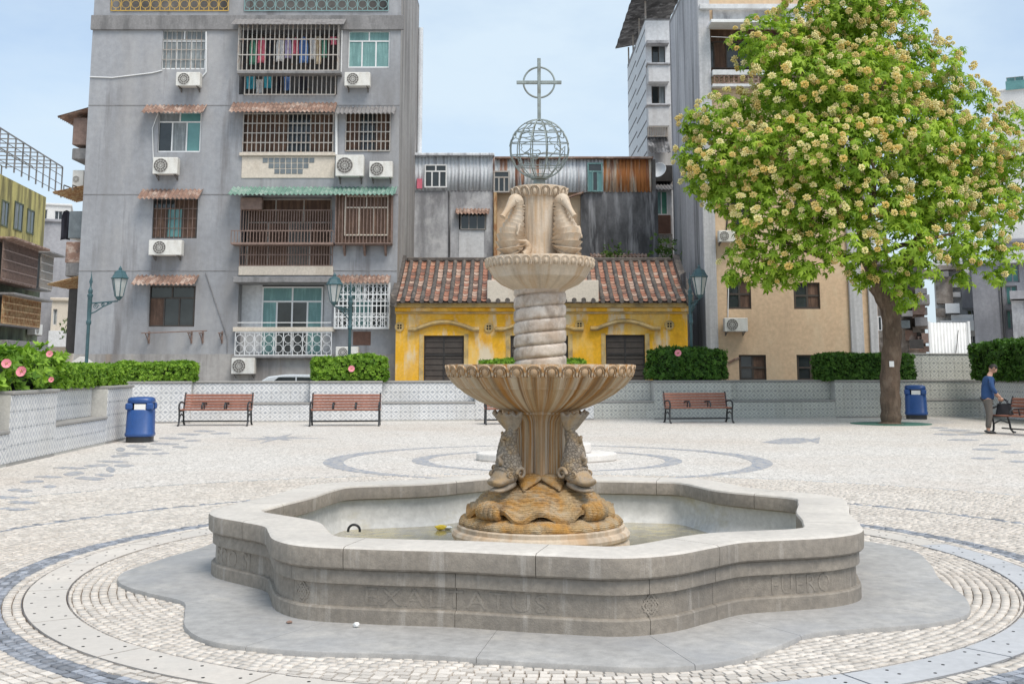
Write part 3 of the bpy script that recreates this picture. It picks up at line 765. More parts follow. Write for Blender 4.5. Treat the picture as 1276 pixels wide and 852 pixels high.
# pointed collar leaves round the foot of the shaft, and wave scrolls on the diagonals
for k in range(8):
    a0 = R(45*k + 22.5)
    def leaf(u, v, a0=a0):
        w_ = (u - .5)*2; s = v
        r = .19 + .20*s + .02*math.sin(math.pi*s); wd = .11*(1 - s**1.6) * w_
        z = .765 - .11*s**1.3 - .02*abs(w_)**2
        return (r*math.cos(a0) - wd*math.sin(a0), r*math.sin(a0) + wd*math.cos(a0), z)
    mb = MB().grid(leaf, 9, 9)
    ob = mb.build('collar_leaf', MT['ochre'], ftn, smooth=60)
    md = ob.modifiers.new('s', 'SOLIDIFY'); md.thickness = .022
for k in range(4):
    a0 = R(45 + 90*k)
    for side in (1,):
        mb = MB()
        for q in range(6):
            b = a0 + (q - 2.5)*.062
            rr = .588 - .004*abs(q-2.5); zz = .492 - .004*abs(q-2.5); pr = .056 - .005*abs(q-2.5)
            pts = [((rr + pr*1.15*math.cos(t))*math.cos(b), (rr + pr*1.15*math.cos(t))*math.sin(b), zz + pr*math.sin(t)) for t in np.linspace(-2.2, 2.6, 12)]
            mb.tube(pts, [.024 + .008*math.sin(i/11*math.pi) for i in range(12)], 8)
        mb.build('wave_scroll', MT['ochre'], ftn, smooth=60)
# shaft: four lobes with flutes
def shaft(r, z, a): return (r + .022*math.cos(8*a) + .006*math.cos(24*a), z)
MB().lathe([(.225,.60),(.205,.70),(.20,.85),(.20,1.05),(.21,1.18),(.25,1.235),(.30,1.245),(.30,1.275),(.2,1.28)], 128, shaft).build('shaft', MT['bowl'], ftn, smooth=50)
# dolphins head down on the four diagonals
def sweep_body(pts, rad, nseg, nring, ridge=None, flatk=1.0):
    """pts (r,z) polyline in the radial plane, smooth-sampled; rad: half width per point -> grid of verts in local frame (x=radial,y=side,z=up)"""
    P = np.array(pts, float); n = len(P); s = np.linspace(0, n-1, nseg)
    def cr(A, t):
        i = min(int(t), n-2); u = t-i; p0 = A[max(i-1, 0)]; p1 = A[i]; p2 = A[i+1]; p3 = A[min(i+2, n-1)]
        return .5*((2*p1) + (-p0+p2)*u + (2*p0-5*p1+4*p2-p3)*u*u + (-p0+3*p1-3*p2+p3)*u**3)
    Rr = np.array(rad, float); V = []; F = []
    C = [cr(P, t) for t in s]; RR = [cr(Rr, t) for t in s]
    for i in range(nseg):
        tg = C[min(i+1, nseg-1)] - C[max(i-1, 0)]; tg = tg/(np.linalg.norm(tg)+1e-9); nn = np.array([-tg[1], tg[0]])
        for k in range(nring):
            a = 2*math.pi*k/nring; q = max(.002, RR[i][0])*math.cos(a); sd = max(.002, RR[i][1])*math.sin(a)
            f = ridge(i/(nseg-1), a) if ridge else 1.0
            V.append((C[i][0] + nn[0]*q*f, sd*f, C[i][1] + nn[1]*q*f))
    F = [(i*nring+k, i*nring+(k+1) % nring, (i+1)*nring+(k+1) % nring, (i+1)*nring+k) for i in range(nseg-1) for k in range(nring)]
    F += [tuple(range(nring))[::-1], tuple((nseg-1)*nring+k for k in range(nring))]
    return V, F
def dolphin(rz):
    d = link('dolphin', None, None) if False else None
    pts = [(.455,.745),(.405,.775),(.375,.84),(.385,.93),(.375,1.02),(.335,1.10),(.335,1.17)]
    rad = [(.078,.095),(.095,.118),(.094,.118),(.082,.102),(.062,.078),(.042,.05),(.03,.05)]
    def scale_ridge(t, a):
        return 1 + .045*math.sin(t*62)*math.cos(11*a + (math.pi if int(t*62/math.pi) % 2 else 0))
    V, F = sweep_body(pts, rad, 70, 36, scale_ridge)
    body = MB().add(V, F).build('dolphin', MT['fish'], ftn, smooth=70, rz=rz)
    tag(body, None)
    # head: bulbous brow, upper lip curling up, lower jaw resting on the waves
    V, F = sweep_body([(.35,.775),(.40,.765),(.47,.735),(.525,.71),(.565,.715),(.585,.735)], [(.06,.085),(.085,.108),(.062,.098),(.04,.082),(.026,.062),(.014,.03)], 28, 24)
    h = MB().add(V, F)
    V, F = sweep_body([(.36,.70),(.42,.675),(.48,.652),(.54,.645),(.565,.652)], [(.05,.07),(.038,.085),(.026,.08),(.02,.06),(.01,.03)], 20, 20)
    h.add(V, F)
    h.build('head', MT['fish_plain'], body, smooth=60)
    for sd in (-1, 1):
        e = MB(); cx_, cy_, cz_ = .455, sd*.094, .772
        e.tube([(cx_ + .030*math.cos(t), cy_ + sd*.004, cz_ + .021*math.sin(t)) for t in np.linspace(0, 2*math.pi, 17)[:-1]], .0085, 6, closed=True)
        e.grid(lambda u, v: (cx_ + .018*math.sin(math.pi*v)*math.cos(2*math.pi*u), cy_ + sd*.012*math.cos(math.pi*v), cz_ + .015*math.sin(math.pi*v)*math.sin(2*math.pi*u)), 12, 7, cu=True)
        e.build('eye', MT['fish_plain'], body, smooth=60)
        # curled gill fin
        g = MB().tube([(.36 + .045*q*math.cos(t), sd*(.115+.012*q), .775 + .045*q*math.sin(t)) for t, q in zip(np.linspace(0, 8.5, 26), np.linspace(1.15, .15, 26))], [.016*(1-.5*i/25) for i in range(26)], 7)
        g.build('fin', MT['fish_plain'], body, smooth=60)
    # fan tail
    def tail(u, v):
        wd = (u-.5)*2; s = v
        x = .335 + .085*s**1.4; y = wd*(.045 + .125*s**.7); z = 1.115 + .145*s - .05*abs(wd)*s**2*0 + .012*math.cos(wd*14)*s
        return (x - .03*abs(wd)*s, y, z)
    t = MB().grid(tail, 25, 10).build('tail', MT['fish_plain'], body, smooth=60)
    md = t.modifiers.new('s', 'SOLIDIFY'); md.thickness = .024
    # back fin
    f = MB().grid(lambda u, v: (.44 + .02*math.sin(9*u)*v + .055*v - .055*u, (v-.5)*.03*0 + .012*math.sin(20*u), .83 + .22*u + .03*v), 20, 5).build('back_fin', MT['fish_plain'], body, smooth=60)
    md = f.modifiers.new('s', 'SOLIDIFY'); md.thickness = .018
for k in range(4): dolphin(R(45 + 90*k))

# big bowl
zr = 1.652; rb = .80
def bowl_mod(lobes, amp):
    def f(r, z, a):
        k = max(0, min(1, (r - .28)/.3)) if z < zr - .10 else 0
        return (r + amp*k*(abs(math.cos(lobes/2*a)) - .6), z)
    return f
prof = [(.22,1.255),(.30,1.262),(.40,1.295),(.52,1.352),(.62,1.41),(.672,1.452),(.690,1.458),(.692,1.466),(.70,1.472),(.745,1.52),(.768,1.548),(.773,1.553),(.775,1.56),(.792,1.60),(.80,1.64),(.798,zr),(.775,zr+.002),(.74,zr-.02),(.68,1.56),(.5,1.42),(.2,1.36)]
MB().lathe(prof, 288, bowl_mod(36, .050)).build('large_bowl', MT['bowl'], ftn, smooth=40)
bowl_ob = [c for c in ftn.children if c.name == 'large_bowl'][0]
def petal_mesh(w_, h_, lean, name):
    """arched petal: outer arch moulding + inner egg, local: x = along rim, y = outward (-y out), z up from 0"""
    mb = MB()
    arc = [(-w_/2*math.cos(t), -.004, h_*.42 + h_*.5*math.sin(t)) for t in np.linspace(0, math.pi, 13)]
    arc = [(-w_/2, -.004, 0)] + arc + [(w_/2, -.004, 0)]
    mb.tube(arc, w_*.075, 6)
    mb.tube([(x*.66, y, z*.86) for x, y, z in arc], w_*.05, 6)
    mb.grid(lambda u, v: (w_*.24*math.sin(math.pi*v)*math.cos(2*math.pi*u), -.018*math.cos(math.pi*v)*1.0, h_*.38 + h_*.36*math.sin(math.pi*v)*math.sin(2*math.pi*u)), 14, 7, cu=True)
    me = mb.mesh(name, smooth=60)
    me.transform(Matrix.Rotation(lean, 4, 'X'))
    return me
def petals(parent, n, r, z, w_, h_, lean, mt, name='petal', off=.5):
    me = petal_mesh(w_, h_, lean, name); me.materials.append(MT[mt])
    for k in range(n):
        a = 2*math.pi*(k+off)/n
        o = link(name, me, None, parent); o.location = (r*math.cos(a), r*math.sin(a), z); o.rotation_euler.z = a + math.pi/2
petals(bowl_ob, 36, .776, 1.555, .134, .098, R(16), 'bowl')
wtr = MB().lathe([(.70,1.60),(.1,1.6)], 64, cap=False).build('bowl_water', MT['water'], bowl_ob)

# twisted column: a single thick rope-like band winding up
pitch = .1085; zc0, zc1 = 1.40, 2.30
def twist(u, v):
    a = 2*math.pi*u; z = zc0 + (zc1-zc0)*v
    ph = (z/pitch - a/(2*math.pi)) % 1.0
    d = abs(ph - .5)*2
    r = .226 - .034*(1 - math.sqrt(max(0, 1 - d**4.2))) + .0012*math.sin(60*z + 3*math.sin(5*a))
    return (r*math.cos(a), r*math.sin(a), z)
MB().grid(twist, 96, 190, cu=True).build('twisted_column', MT['marble'], ftn, smooth=55)

# second bowl
prof = [(.20,2.255),(.215,2.27),(.225,2.285),(.255,2.30),(.33,2.335),(.395,2.385),(.402,2.39),(.405,2.40),(.44,2.46),(.446,2.468),(.449,2.478),(.467,2.50),(.475,2.535),(.470,2.556),(.455,2.560),(.30,2.556),(.05,2.556)]
def b2mod(r, z, a):
    k = max(0, min(1, (r-.22)/.1)) if z < 2.385 else 0
    return (r + .014*k*(abs(math.cos(14*a)) - .6), z)
b2 = MB().lathe(prof, 224, b2mod).build('upper_bowl', MT['cream'], ftn, smooth=40)
petals(b2, 36, .452, 2.472, .076, .082, R(14), 'cream', 'egg_moulding')
# drum with flutes, cap
def flute(r, z, a):
    k = 1 if 2.66 < z < 3.0 else 0
    return (r - .010*k*max(0, math.cos(16*a) - .25), z)
MB().lathe([(.215,2.55),(.215,2.60),(.205,2.62),(.202,2.66),(.202,2.70),(.20,2.98),(.20,3.02),(.203,3.05),(.205,3.09)], 192, flute).build('drum', MT['cream'], ftn, smooth=40)
cap = MB().lathe([(.19,3.075),(.215,3.085),(.235,3.12),(.243,3.155),(.24,3.175),(.22,3.18),(.02,3.185)], 128).build('cap', MT['cream'], ftn, smooth=40)
petals(cap, 16, .218, 3.085, .086, .095, R(20), 'cream')
# seahorses
def seahorse(rz):
    pts = [(.285,2.575),(.318,2.60),(.335,2.67),(.325,2.75),(.295,2.83),(.272,2.91),(.262,2.98),(.268,3.035)]
    rad = [(.05,.05),(.098,.092),(.118,.112),(.104,.10),(.078,.08),(.056,.062),(.047,.052),(.045,.048)]
    def rdg(t, a):
        ph = (t*13) % 1.0
        return 1 + .34*(ph**1.5 - .4) + .03*math.cos(6*a)*(1-t)
    V, F = sweep_body(pts, rad, 150, 30, rdg)
    b = MB().add(V, F).build('seahorse', MT['cream'], ftn, smooth=28, rz=rz)
    V, F = sweep_body([(.225,3.0),(.255,3.035),(.295,3.04),(.335,3.005),(.375,2.955),(.415,2.905),(.43,2.885)], [(.03,.035),(.052,.052),(.056,.05),(.036,.034),(.024,.024),(.022,.022),(.027,.026)], 36, 18)
    h = MB().add(V, F)
    for i, (x, z) in enumerate([(.235,3.075),(.27,3.092),(.31,3.075),(.345,3.04)]):
        h.tube([(x, 0, z-.03), (x+.012, 0, z+.012)], [.017, .004], 6)
    for sd in (-1, 1):
        h.tube([(.305 + .014*math.cos(t), sd*.043, 3.035 + .014*math.sin(t)) for t in np.linspace(0, 6.28, 11)[:-1]], .006, 6, closed=True)
    h.build('head', MT['cream'], b, smooth=55)
    # dorsal crest against the drum
    c = MB()
    for i in range(13):
        t = i/12; x = .225 + .015*math.sin(math.pi*t); z = 2.70 + .30*t
        c.cbox(x-.03, x+.035, -.032, .032, z-.008, z+.008, .004)
    c.build('crest', MT['cream'], b)
    # curled tail
    t = MB().tube([(.30 + .10*math.cos(q)*k, .075 + .02*(1-k), 2.635 + .075*math.sin(q)*k) for q, k in zip(np.linspace(-1.8, -8.6, 40), np.linspace(1.0, .12, 40))], [.04*(1-.75*i/39)*(1 + .10*((i % 4)/4)) for i in range(40)], 10)
    t.build('tail', MT['cream'], b, smooth=40)
    f = MB().grid(lambda u, v: (.37 + .02*v - .03*u, .085 + .05*v, 2.72 + .11*u + .01*math.sin(12*u)), 10, 4).build('fin', MT['cream'], b, smooth=60)
    md = f.modifiers.new('s', 'SOLIDIFY'); md.thickness = .012
for k in range(4): seahorse(R(42 + 90*k))
# bronze globe of meridians and parallels with little continents, on a short pedestal
gz, gr = 3.525, .262
gl = MB().lathe([(.07,3.18),(.085,3.19),(.085,3.205),(.055,3.215),(.05,3.25),(.075,3.258),(.075,3.268),(.02,3.275)], 24).build('globe_foot', MT['verdigris'], ftn, smooth=35)
g = MB()
TL = R(14)
rotm = Matrix.Rotation(TL, 3, 'X') @ Matrix.Rotation(R(12), 3, 'Z')
def sph(lon, lat, r=gr): return rotm @ Vector((r*math.cos(lat)*math.cos(lon), r*math.cos(lat)*math.sin(lon), r*math.sin(lat))) + Vector((0, 0, gz))
for k in range(6):
    g.tube([sph(math.pi*k/6, 2*math.pi*i/48) for i in range(48)], .0052, 6, closed=True)
for lat in (-60, -36, -12, 12, 36, 60):
    g.tube([sph(2*math.pi*i/48, R(lat)) for i in range(48)], .0045, 6, closed=True)
globe = g.build('wire_globe', MT['verdigris'], ftn, smooth=60)
cont = MB()
g2 = random.Random(5)
for lo, la, sx, sy in [(-100,8,34,16),(-60,-20,20,26),(-140,35,26,14),(10,0,24,30),(70,40,50,20),(110,-22,20,12),(160,20,20,12),(-80,48,22,8),(-115,-6,12,9)]:
    n = 26; ph = g2.uniform(0, 6)
    cont.tube([sph(R(lo + sx*math.cos(t)*(1 + .35*math.sin(3*t+ph) + .2*math.sin(7*t))), R(la + sy*math.sin(t)*(1 + .3*math.sin(4*t+ph)))) for t in [2*math.pi*i/n for i in range(n)]], .0045, 5, closed=True)
cont.build('continents', MT['verdigris'], globe, smooth=60)
# cross inside a ring
zb = at(676, 103, CY).z; zt = at(676, 73, CY).z; hw = 29*PXM
cr = MB().cbox(-.0155, .0155, -.012, .012, gz + gr - .01, zt, .003)
cr.cbox(-hw, -.0160, -.011, .011, zb - .0155, zb + .0155, .003); cr.cbox(.0160, hw, -.011, .011, zb - .0155, zb + .0155, .003)
crs = cr.build('cross', MT['verdigris'], ftn)
MB().tube([(.138*math.cos(t), 0, zb + .138*math.sin(t)) for t in [2*math.pi*i/56 for i in range(56)]], .0085, 8, closed=True).build('ring', MT['verdigris'], crs, smooth=60)
# ------------------------------------------------------------------ facades
class Facade:
    """a vertical plane through O along direction ang (0 = facing the camera); local x along it, y into it, z up"""
    def __init__(s, name, label, cat, O, ang=0, group=None):
        s.O = Vector((O[0], O[1], 0)); s.ang = ang
        s.u = Vector((math.cos(ang), math.sin(ang), 0)); s.n = Vector((-math.sin(ang), math.cos(ang), 0))
        s.root = empty(name, s.O, ang, label, cat, group)
    def uz(s, px, py, d=0):
        r = ray(px, py); c = Vector((0, 0, CAM_H)); t = ((s.O - c).dot(s.n) + d) / r.dot(s.n)
        p = c + r*t; return ((p - s.O).dot(s.u), p.z)
    def rect(s, x0, y0, x1, y1, d=0):
        xm, ym = (x0+x1)/2, (y0+y1)/2
        return (s.uz(x0, ym, d)[0], s.uz(x1, ym, d)[0], s.uz(xm, y1, d)[1], s.uz(xm, y0, d)[1])
    def world(s, u, d, z): return s.O + s.u*u + s.n*d + Vector((0, 0, z))
def holes_wall(mb, u0, u1, z0, z1, holes, d=0, rev=.18):
    us = sorted({u0, u1, *[min(max(v, u0), u1) for h in holes for v in h[:2]]}); zs = sorted({z0, z1, *[min(max(v, z0), z1) for h in holes for v in h[2:4]]})
    for a, b in zip(us, us[1:]):
        for c, e in zip(zs, zs[1:]):
            um, zm = (a+b)/2, (c+e)/2
            if any(h[0] < um < h[1] and h[2] < zm < h[3] for h in holes): continue
            mb.add([(a,d,c),(b,d,c),(b,d,e),(a,d,e)], [(0,1,2,3)])
    for h in holes:
        a, b, c, e = h[:4]; r = h[4] if len(h) > 4 else rev
        mb.add([(a,d,c),(b,d,c),(b,d,e),(a,d,e),(a,d+r,c),(b,d+r,c),(b,d+r,e),(a,d+r,e)], [(0,1,5,4),(1,2,6,5),(2,3,7,6),(3,0,4,7)])
def window(F, rc, frame, pane, top=.3, nt=2, nb=3, d=.12, fw=.05, px=True, parent=None, gr=None, grm='bars'):
    u0, u1, z0, z1 = F.rect(*rc, d) if px else rc
    m = MB(); zt = z1 - (z1-z0)*top if top else z1
    m.box(u0, u0+fw, d-.03, d+.03, z0, z1); m.box(u1-fw, u1, d-.03, d+.03, z0, z1)
    m.box(u0+fw, u1-fw, d-.03, d+.03, z0, z0+fw); m.box(u0+fw, u1-fw, d-.03, d+.03, z1-fw, z1)
    if top: m.box(u0+fw, u1-fw, d-.028, d+.028, zt-fw/2, zt+fw/2)
    for n, a, b in ((nb, z0+fw, zt-(fw/2 if top else fw)),) + (((nt, zt+fw/2, z1-fw),) if top else ()):
        for k in range(1, n):
            x = u0 + (u1-u0)*k/n; m.box(x-fw/2, x+fw/2, d-.026, d+.026, a, b)
    w_ = m.build('window', MT[frame], parent or F.root)
    for n, a, b in ((nb, z0+fw, zt-fw/2),) + (((nt, zt+fw/2, z1-fw),) if top else ()):
        for k in range(n):
            xa, xb = u0 + (u1-u0)*k/n + fw/2, u0 + (u1-u0)*(k+1)/n - fw/2
            mt = pane if isinstance(pane, str) else pane[(k + (n == nt and top > 0)*7) % len(pane)]
            MB().box(xa, xb, d+.001, d+.012, a, b).build('pane', MT[mt], w_)
    if gr:
        g = MB(); nv = gr
        for k in range(1, nv):
            x = u0 + (u1-u0)*k/nv; g.box(x-.012, x+.012, d-.055, d-.035, z0, z1)
        for k in (1, 2, 3): zz = z0 + (z1-z0)*k/4; g.box(u0, u1, d-.053, d-.037, zz-.012, zz+.012)
        g.build('grille', MT[grm], w_)
    return w_
def cage(F, rc, out, nv, nh, mt, name='cage', t=.016, parent=None, top=False, sides=True):
    """barred box standing proud of the wall by `out`"""
    u0, u1, z0, z1 = F.rect(*rc, -out); m = MB()
    for k in range(nv+1):
        x = u0 + (u1-u0)*k/nv; m.box(x-t, x+t, -out-t, -out+t, z0, z1)
    for k in range(nh+1):
        z = z0 + (z1-z0)*k/nh; m.box(u0, u1, -out-t*1.3, -out+t*1.3, z-t*1.2, z+t*1.2)
        if sides:
            for x in (u0, u1): m.box(x-t, x+t, -out, 0, z-t, z+t)
    if sides:
        for x in (u0, u1):
            for q in range(1, 4): m.box(x-t, x+t, -out*q/4-t, -out*q/4+t, z0, z1)
    return m.build(name, MT[mt], parent or F.root)
def awning(F, rc, out, mt, n=None, drop=None, name='awning', parent=None, amp=.03, wl=.16):
    """corrugated sheet sloping down and out; rc spans back-top to front-bottom in the picture"""
    u0, u1, _, z1 = F.rect(*rc, 0); _, _, z0, _ = F.rect(*rc, -out)
    if z0 > z1 - .04: z0 = z1 - .04
    n = n or max(8, int((u1-u0)/wl)*6)
    m = MB(); top = []
    def fn(u, v): return (u0 + (u1-u0)*u, -out*v, z1 + (z0-z1)*v + amp*math.sin(2*math.pi*u*(u1-u0)/wl))
    m.grid(fn, n+1, 4); m.grid(lambda u, v: tuple(a + b for a, b in zip(fn(u, v), (0, 0, -.018))), n+1, 4)
    b = (n+1)*4
    for i in range(n): m.f.append((i*4+3, (i+1)*4+3, b+(i+1)*4+3, b+i*4+3))
    ob = m.build(name, MT[mt], parent or F.root)
    return ob
def slab(F, rc, d0, d1, mt, name='ledge', parent=None, c=.012):
    u0, u1, z0, z1 = F.rect(*rc, d0)
    return MB().cbox(u0, u1, d0, d1, z0, z1, min(c, (z1-z0)*.3)).build(name, MT[mt], parent or F.root)
def ac_unit(F, rc, label, out=.34, gap=.10, two=False):
    u0, u1, z0, z1 = F.rect(*rc, -gap-out); um = (u0+u1)/2; w_, h = u1-u0, z1-z0
    r = empty('air_conditioner', F.world(um, 0, z0), F.ang, label, 'air conditioner', 'air conditioner units on the buildings')
    d0, d1 = -gap-out, -gap
    MB().cbox(-w_/2, w_/2, d0, d1, .05*h, h, .02).build('casing', MT['ac'], r)
    fr = min(w_*.29, h*.40); fx = -w_*.17; fz = .53*h
    g = MB().disc_y(fx, d0-.001, fz, fr, 24, .006); fan = g.build('fan_grille', MT['ac_dark'], r)
    q = MB()
    for rr in (.35, .7, 1.0): q.tube([(fx + fr*rr*math.cos(t), d0-.012, fz + fr*rr*math.sin(t)) for t in [2*math.pi*i/24 for i in range(24)]], .007, 4, closed=True)
    for k in range(6):
        a = math.pi*k/6; q.tube([(fx - fr*math.cos(a), d0-.013, fz - fr*math.sin(a)), (fx + fr*math.cos(a), d0-.013, fz + fr*math.sin(a))], .005, 4)
    q.build('guard_wires', MT['ac'], fan)
    b = MB()
    for x in (-w_*.38, w_*.38):
        b.box(x-.02, x+.02, d0-.02, 0, -.0, .05*h); b.box(x-.02, x+.02, -.02, 0, -.22*h, -.001)
        b.tube([(x, d0*.8, 0), (x, -.01, -.2*h)], .014, 4)
    b.build('bracket', MT['ac_dark'], r)
    return r
def pipe(F, pts, r, mt, d=-.03, parent=None, name='pipe'):
    P = [(*F.uz(px, py, d), ) for px, py in pts]
    return MB().tube([(u, d, z) for u, z in P], r, 6).build(name, MT[mt], parent or F.root, smooth=60)
def railing(F, rc, d, mt, n, style='ring', parent=None, t=.012):
    u0, u1, z0, z1 = F.rect(*rc, d); m = MB(); h = z1-z0; wdt = (u1-u0)/n
    m.box(u0, u1, d-t*1.6, d+t*1.6, z1-t*2.5, z1); m.box(u0, u1, d-t*1.4, d+t*1.4, z0, z0+t*2.5)
    for k in range(n+1):
        x = u0 + wdt*k; m.box(x-t, x+t, d-t, d+t, z0, z1)
    for k in range(n):
        x = u0 + wdt*(k+.5)
        if style == 'ring':
            for q in (.3, .7) if h > wdt*1.4 else (.5,):
                m.tube([(x + wdt*.42*math.cos(a), d, z0 + h*q + wdt*.42*math.sin(a)) for a in [2*math.pi*i/14 for i in range(14)]], t, 4, closed=True)
            m.box(x-t*.8, x+t*.8, d-t*.8, d+t*.8, z0, z0+h*.12); m.box(x-t*.8, x+t*.8, d-t*.8, d+t*.8, z1-h*.12, z1)
        else: m.box(x-t, x+t, d-t, d+t, z0, z1)
    return m.build('railing', MT[mt], parent or F.root)

# ------------------------------------------------------------------ planter walls with tiles
TS = .30
def tile_mesh(mt):
    me = bpy.data.meshes.new('tile')
    a, b = .0, TS - .003; e = .006; t = .008
    V = [(a,0,a),(b,0,a),(b,0,b),(a,0,b),(a+e,-t,a+e),(b-e,-t,a+e),(b-e,-t,b-e),(a+e,-t,b-e)]
    me.from_pydata(V, [], [(4,5,6,7),(0,1,5,4),(1,2,6,5),(2,3,7,6),(3,0,4,7)])
    uv = me.uv_layers.new(name='uv')
    for lp in me.loops:
        v = V[lp.vertex_index]; uv.data[lp.index].uv = (v[0]/b, v[2]/b)
    me.materials.append(MT[mt]); return me
TM = {k: tile_mesh(k) for k in ('azulejo', 'azulejo_shade')}
WALLH = 1.24
def tile_field(root, u0, u1, z0, z1, d, mt, vert=None):
    n = max(1, round((u1-u0)/TS)); m = max(1, round((z1-z0)/TS)); su, sz = (u1-u0)/n/TS, (z1-z0)/m/TS
    for i in range(n):
        for j in range(m):
            o = link('tile', TM[mt], None, root); o.location = (u0 + i*TS*su, d - .001, z0 + j*TS*sz); o.scale = (su, 1, sz)
def planter_wall(name, label, P, Q, bays, mt, cope='coping', H=WALLH):
    """P->Q ground points, bays: list of (u0,u1,kind) kind pier / seat / plain; front faces the plaza"""
    d = Vector((Q[0]-P[0], Q[1]-P[1], 0)); ang = math.atan2(d.y, d.x)
    root = empty(name, (P[0], P[1], 0), ang, label, 'wall', None)
    for (u0, u1, kind) in bays:
        bk = .62; dd = 0 if kind == 'pier' else .34
        MB().box(u0, u1, dd, bk, 0, H-.06).build('wall_core', MT['wall_core'], root)
        MB().cbox(u0-.01, u1+.01, dd-.05, bk+.03, H-.058, H, .012).build('coping', MT[cope], root)
        MB().box(u0, u1, dd-.012, dd-.001, .0, .045).build('skirting', MT[cope], root)
        if kind == 'seat':
            tile_field(root, u0+.003, u1-.003, .60, H-.062, dd, mt)
            MB().box(u0, u1, .004, dd-.013, 0, .535).build('seat_core', MT['wall_core'], root)
            MB().cbox(u0, u1, -.03, dd-.003, .54, .598, .012).build('seat_ledge', MT[cope], root)
            tile_field(root, u0+.003, u1-.003, .05, .538, .004, mt)
        else:
            tile_field(root, u0+.003, u1-.003, .05, H-.062, dd, mt)
    return root, ang
def on_line(P, Q, px, py=500):
    r = ray(px, py); d = Vector((Q[0]-P[0], Q[1]-P[1])); Ln = d.length; d /= Ln
    # P + d*u = t*(rx, ry)
    det = d.x*(-r.y) + d.y*r.x
    u = (-P[0]*(-r.y) + (-P[1])*r.x) / det if abs(det) > 1e-9 else 0
    return u
# left wall, running back along the plaza
PL, QL = (-8.10, 13.6), (-8.93, 26.5)
LL = (Vector(QL) - Vector(PL)).length
us = [on_line(PL, QL, x, 550) for x in (10, 68, 131)]
# front faces +X: local y must point away from the plaza, so run from far to near
def flip(b): return [(LL-c, LL-a, k) for a, c, k in b]
bays = [(0, us[0]-2.5, 'pier'), (us[0]-2.5, us[0], 'seat'), (us[0], us[1], 'pier'), (us[1], us[2], 'seat'), (us[2], LL, 'pier')]
bays = [b for b in bays if b[1] - b[0] > .2]
planter_wall('planter_wall', 'white patterned tile planter wall running back beside the blue bin and hibiscus', PL, QL, bays, 'azulejo') if False else None
dL = math.atan2(QL[1]-PL[1], QL[0]-PL[0])
def planter_wall_rev(name, label, P, Q, bays, mt):
    Ln = (Vector(Q)-Vector(P)).length
    return planter_wall(name, label, Q, P, [(Ln-b, Ln-a, k) for a, b, k in bays], mt)
# walking from P (near) to Q (far), the plaza is on the right: local +y (left of direction) points away from it
planter_wall('planter_wall', 'white patterned tile planter wall running back beside the blue bin and hibiscus', PL, QL, bays, 'azulejo')
# short return joining it to the back wall
planter_wall('planter_wall', 'short tiled return wall under the clipped hedge behind the blue bin', (-8.93, 26.5), (-12.3, 29.5), [(0, 4.5, 'pier')], 'azulejo')
PB, QB = (-9.64, 33.9), (13.56, 37.9)
uB = lambda px: on_line(PB, QB, px)
b_px = [150, 238, 386, 476, 592, 740, 815, 912, 1041, 1143]
kinds = ['pier', 'seat', 'pier', 'seat', 'pier', 'seat', 'pier', 'seat', 'pier']
UB = [uB(x) for x in b_px]
lo = list(zip(UB, UB[1:], kinds))
planter_wall('planter_wall', 'long white tiled back wall behind the benches with seat ledges', PB, QB, lo[:5], 'azulejo')
planter_wall('planter_wall', 'shade-toned tiled back wall beside the tree with seat ledges', PB, QB, lo[5:], 'azulejo_shade')
# right: stepped-back wall with a raised upper tier, then the wall under the big hedge
PRt, QRt = (13.7, 38.1), (16.4, 38.3)
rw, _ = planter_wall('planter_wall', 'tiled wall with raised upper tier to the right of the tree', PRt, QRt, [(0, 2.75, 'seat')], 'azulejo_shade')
zt = at(1180, 440, 38.8).z
MB().box(-.1, 3.4, .64, .95, 0, zt-.05).build('upper_wall_core', MT['wall_core'], rw)
MB().cbox(-.12, 3.42, .60, 1.0, zt-.05, zt, .012).build('coping', MT['coping'], rw)
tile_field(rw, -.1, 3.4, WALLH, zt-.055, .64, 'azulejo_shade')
a = gnd(1226, 520.5); b = gnd(1330, 536)
planter_wall('planter_wall', 'tiled planter wall under the dark hedge behind the man with the bag', (a.x, a.y), (b.x+1.5, b.y), [(0, .62, 'seat'), (.62, 4.2, 'pier')], 'azulejo')
# small white gabled block behind the left hedge
gb = at(100, 456, 36)
g = MB().prism([(-.42, 0), (.42, 0), (.42, .02), (-.42, .02)], 0, .01)
g = MB().add([(-.42,-.1,0),(.42,-.1,0),(.42,-.1,1.7),(0,-.1,2.0),(-.42,-.1,1.7),(-.42,.4,0),(.42,.4,0),(.42,.4,1.7),(0,.4,2.0),(-.42,.4,1.7)], [(0,1,2,3,4),(9,8,7,6,5),(0,5,6,1),(1,6,7,2),(2,7,8,3),(3,8,9,4),(4,9,5,0)])
tag(g.build('gabled_pillar', MT['stonewhite'], None, loc=(gb.x, 36, 0)), 'small white gabled pillar beside the lamp post behind the hedge', 'pillar')

# road behind the wall
rd = MB().box(-60, 60, 38.9, 40.2, .0, .004).build('street', MT['asphalt']); tag(rd, kind='structure')
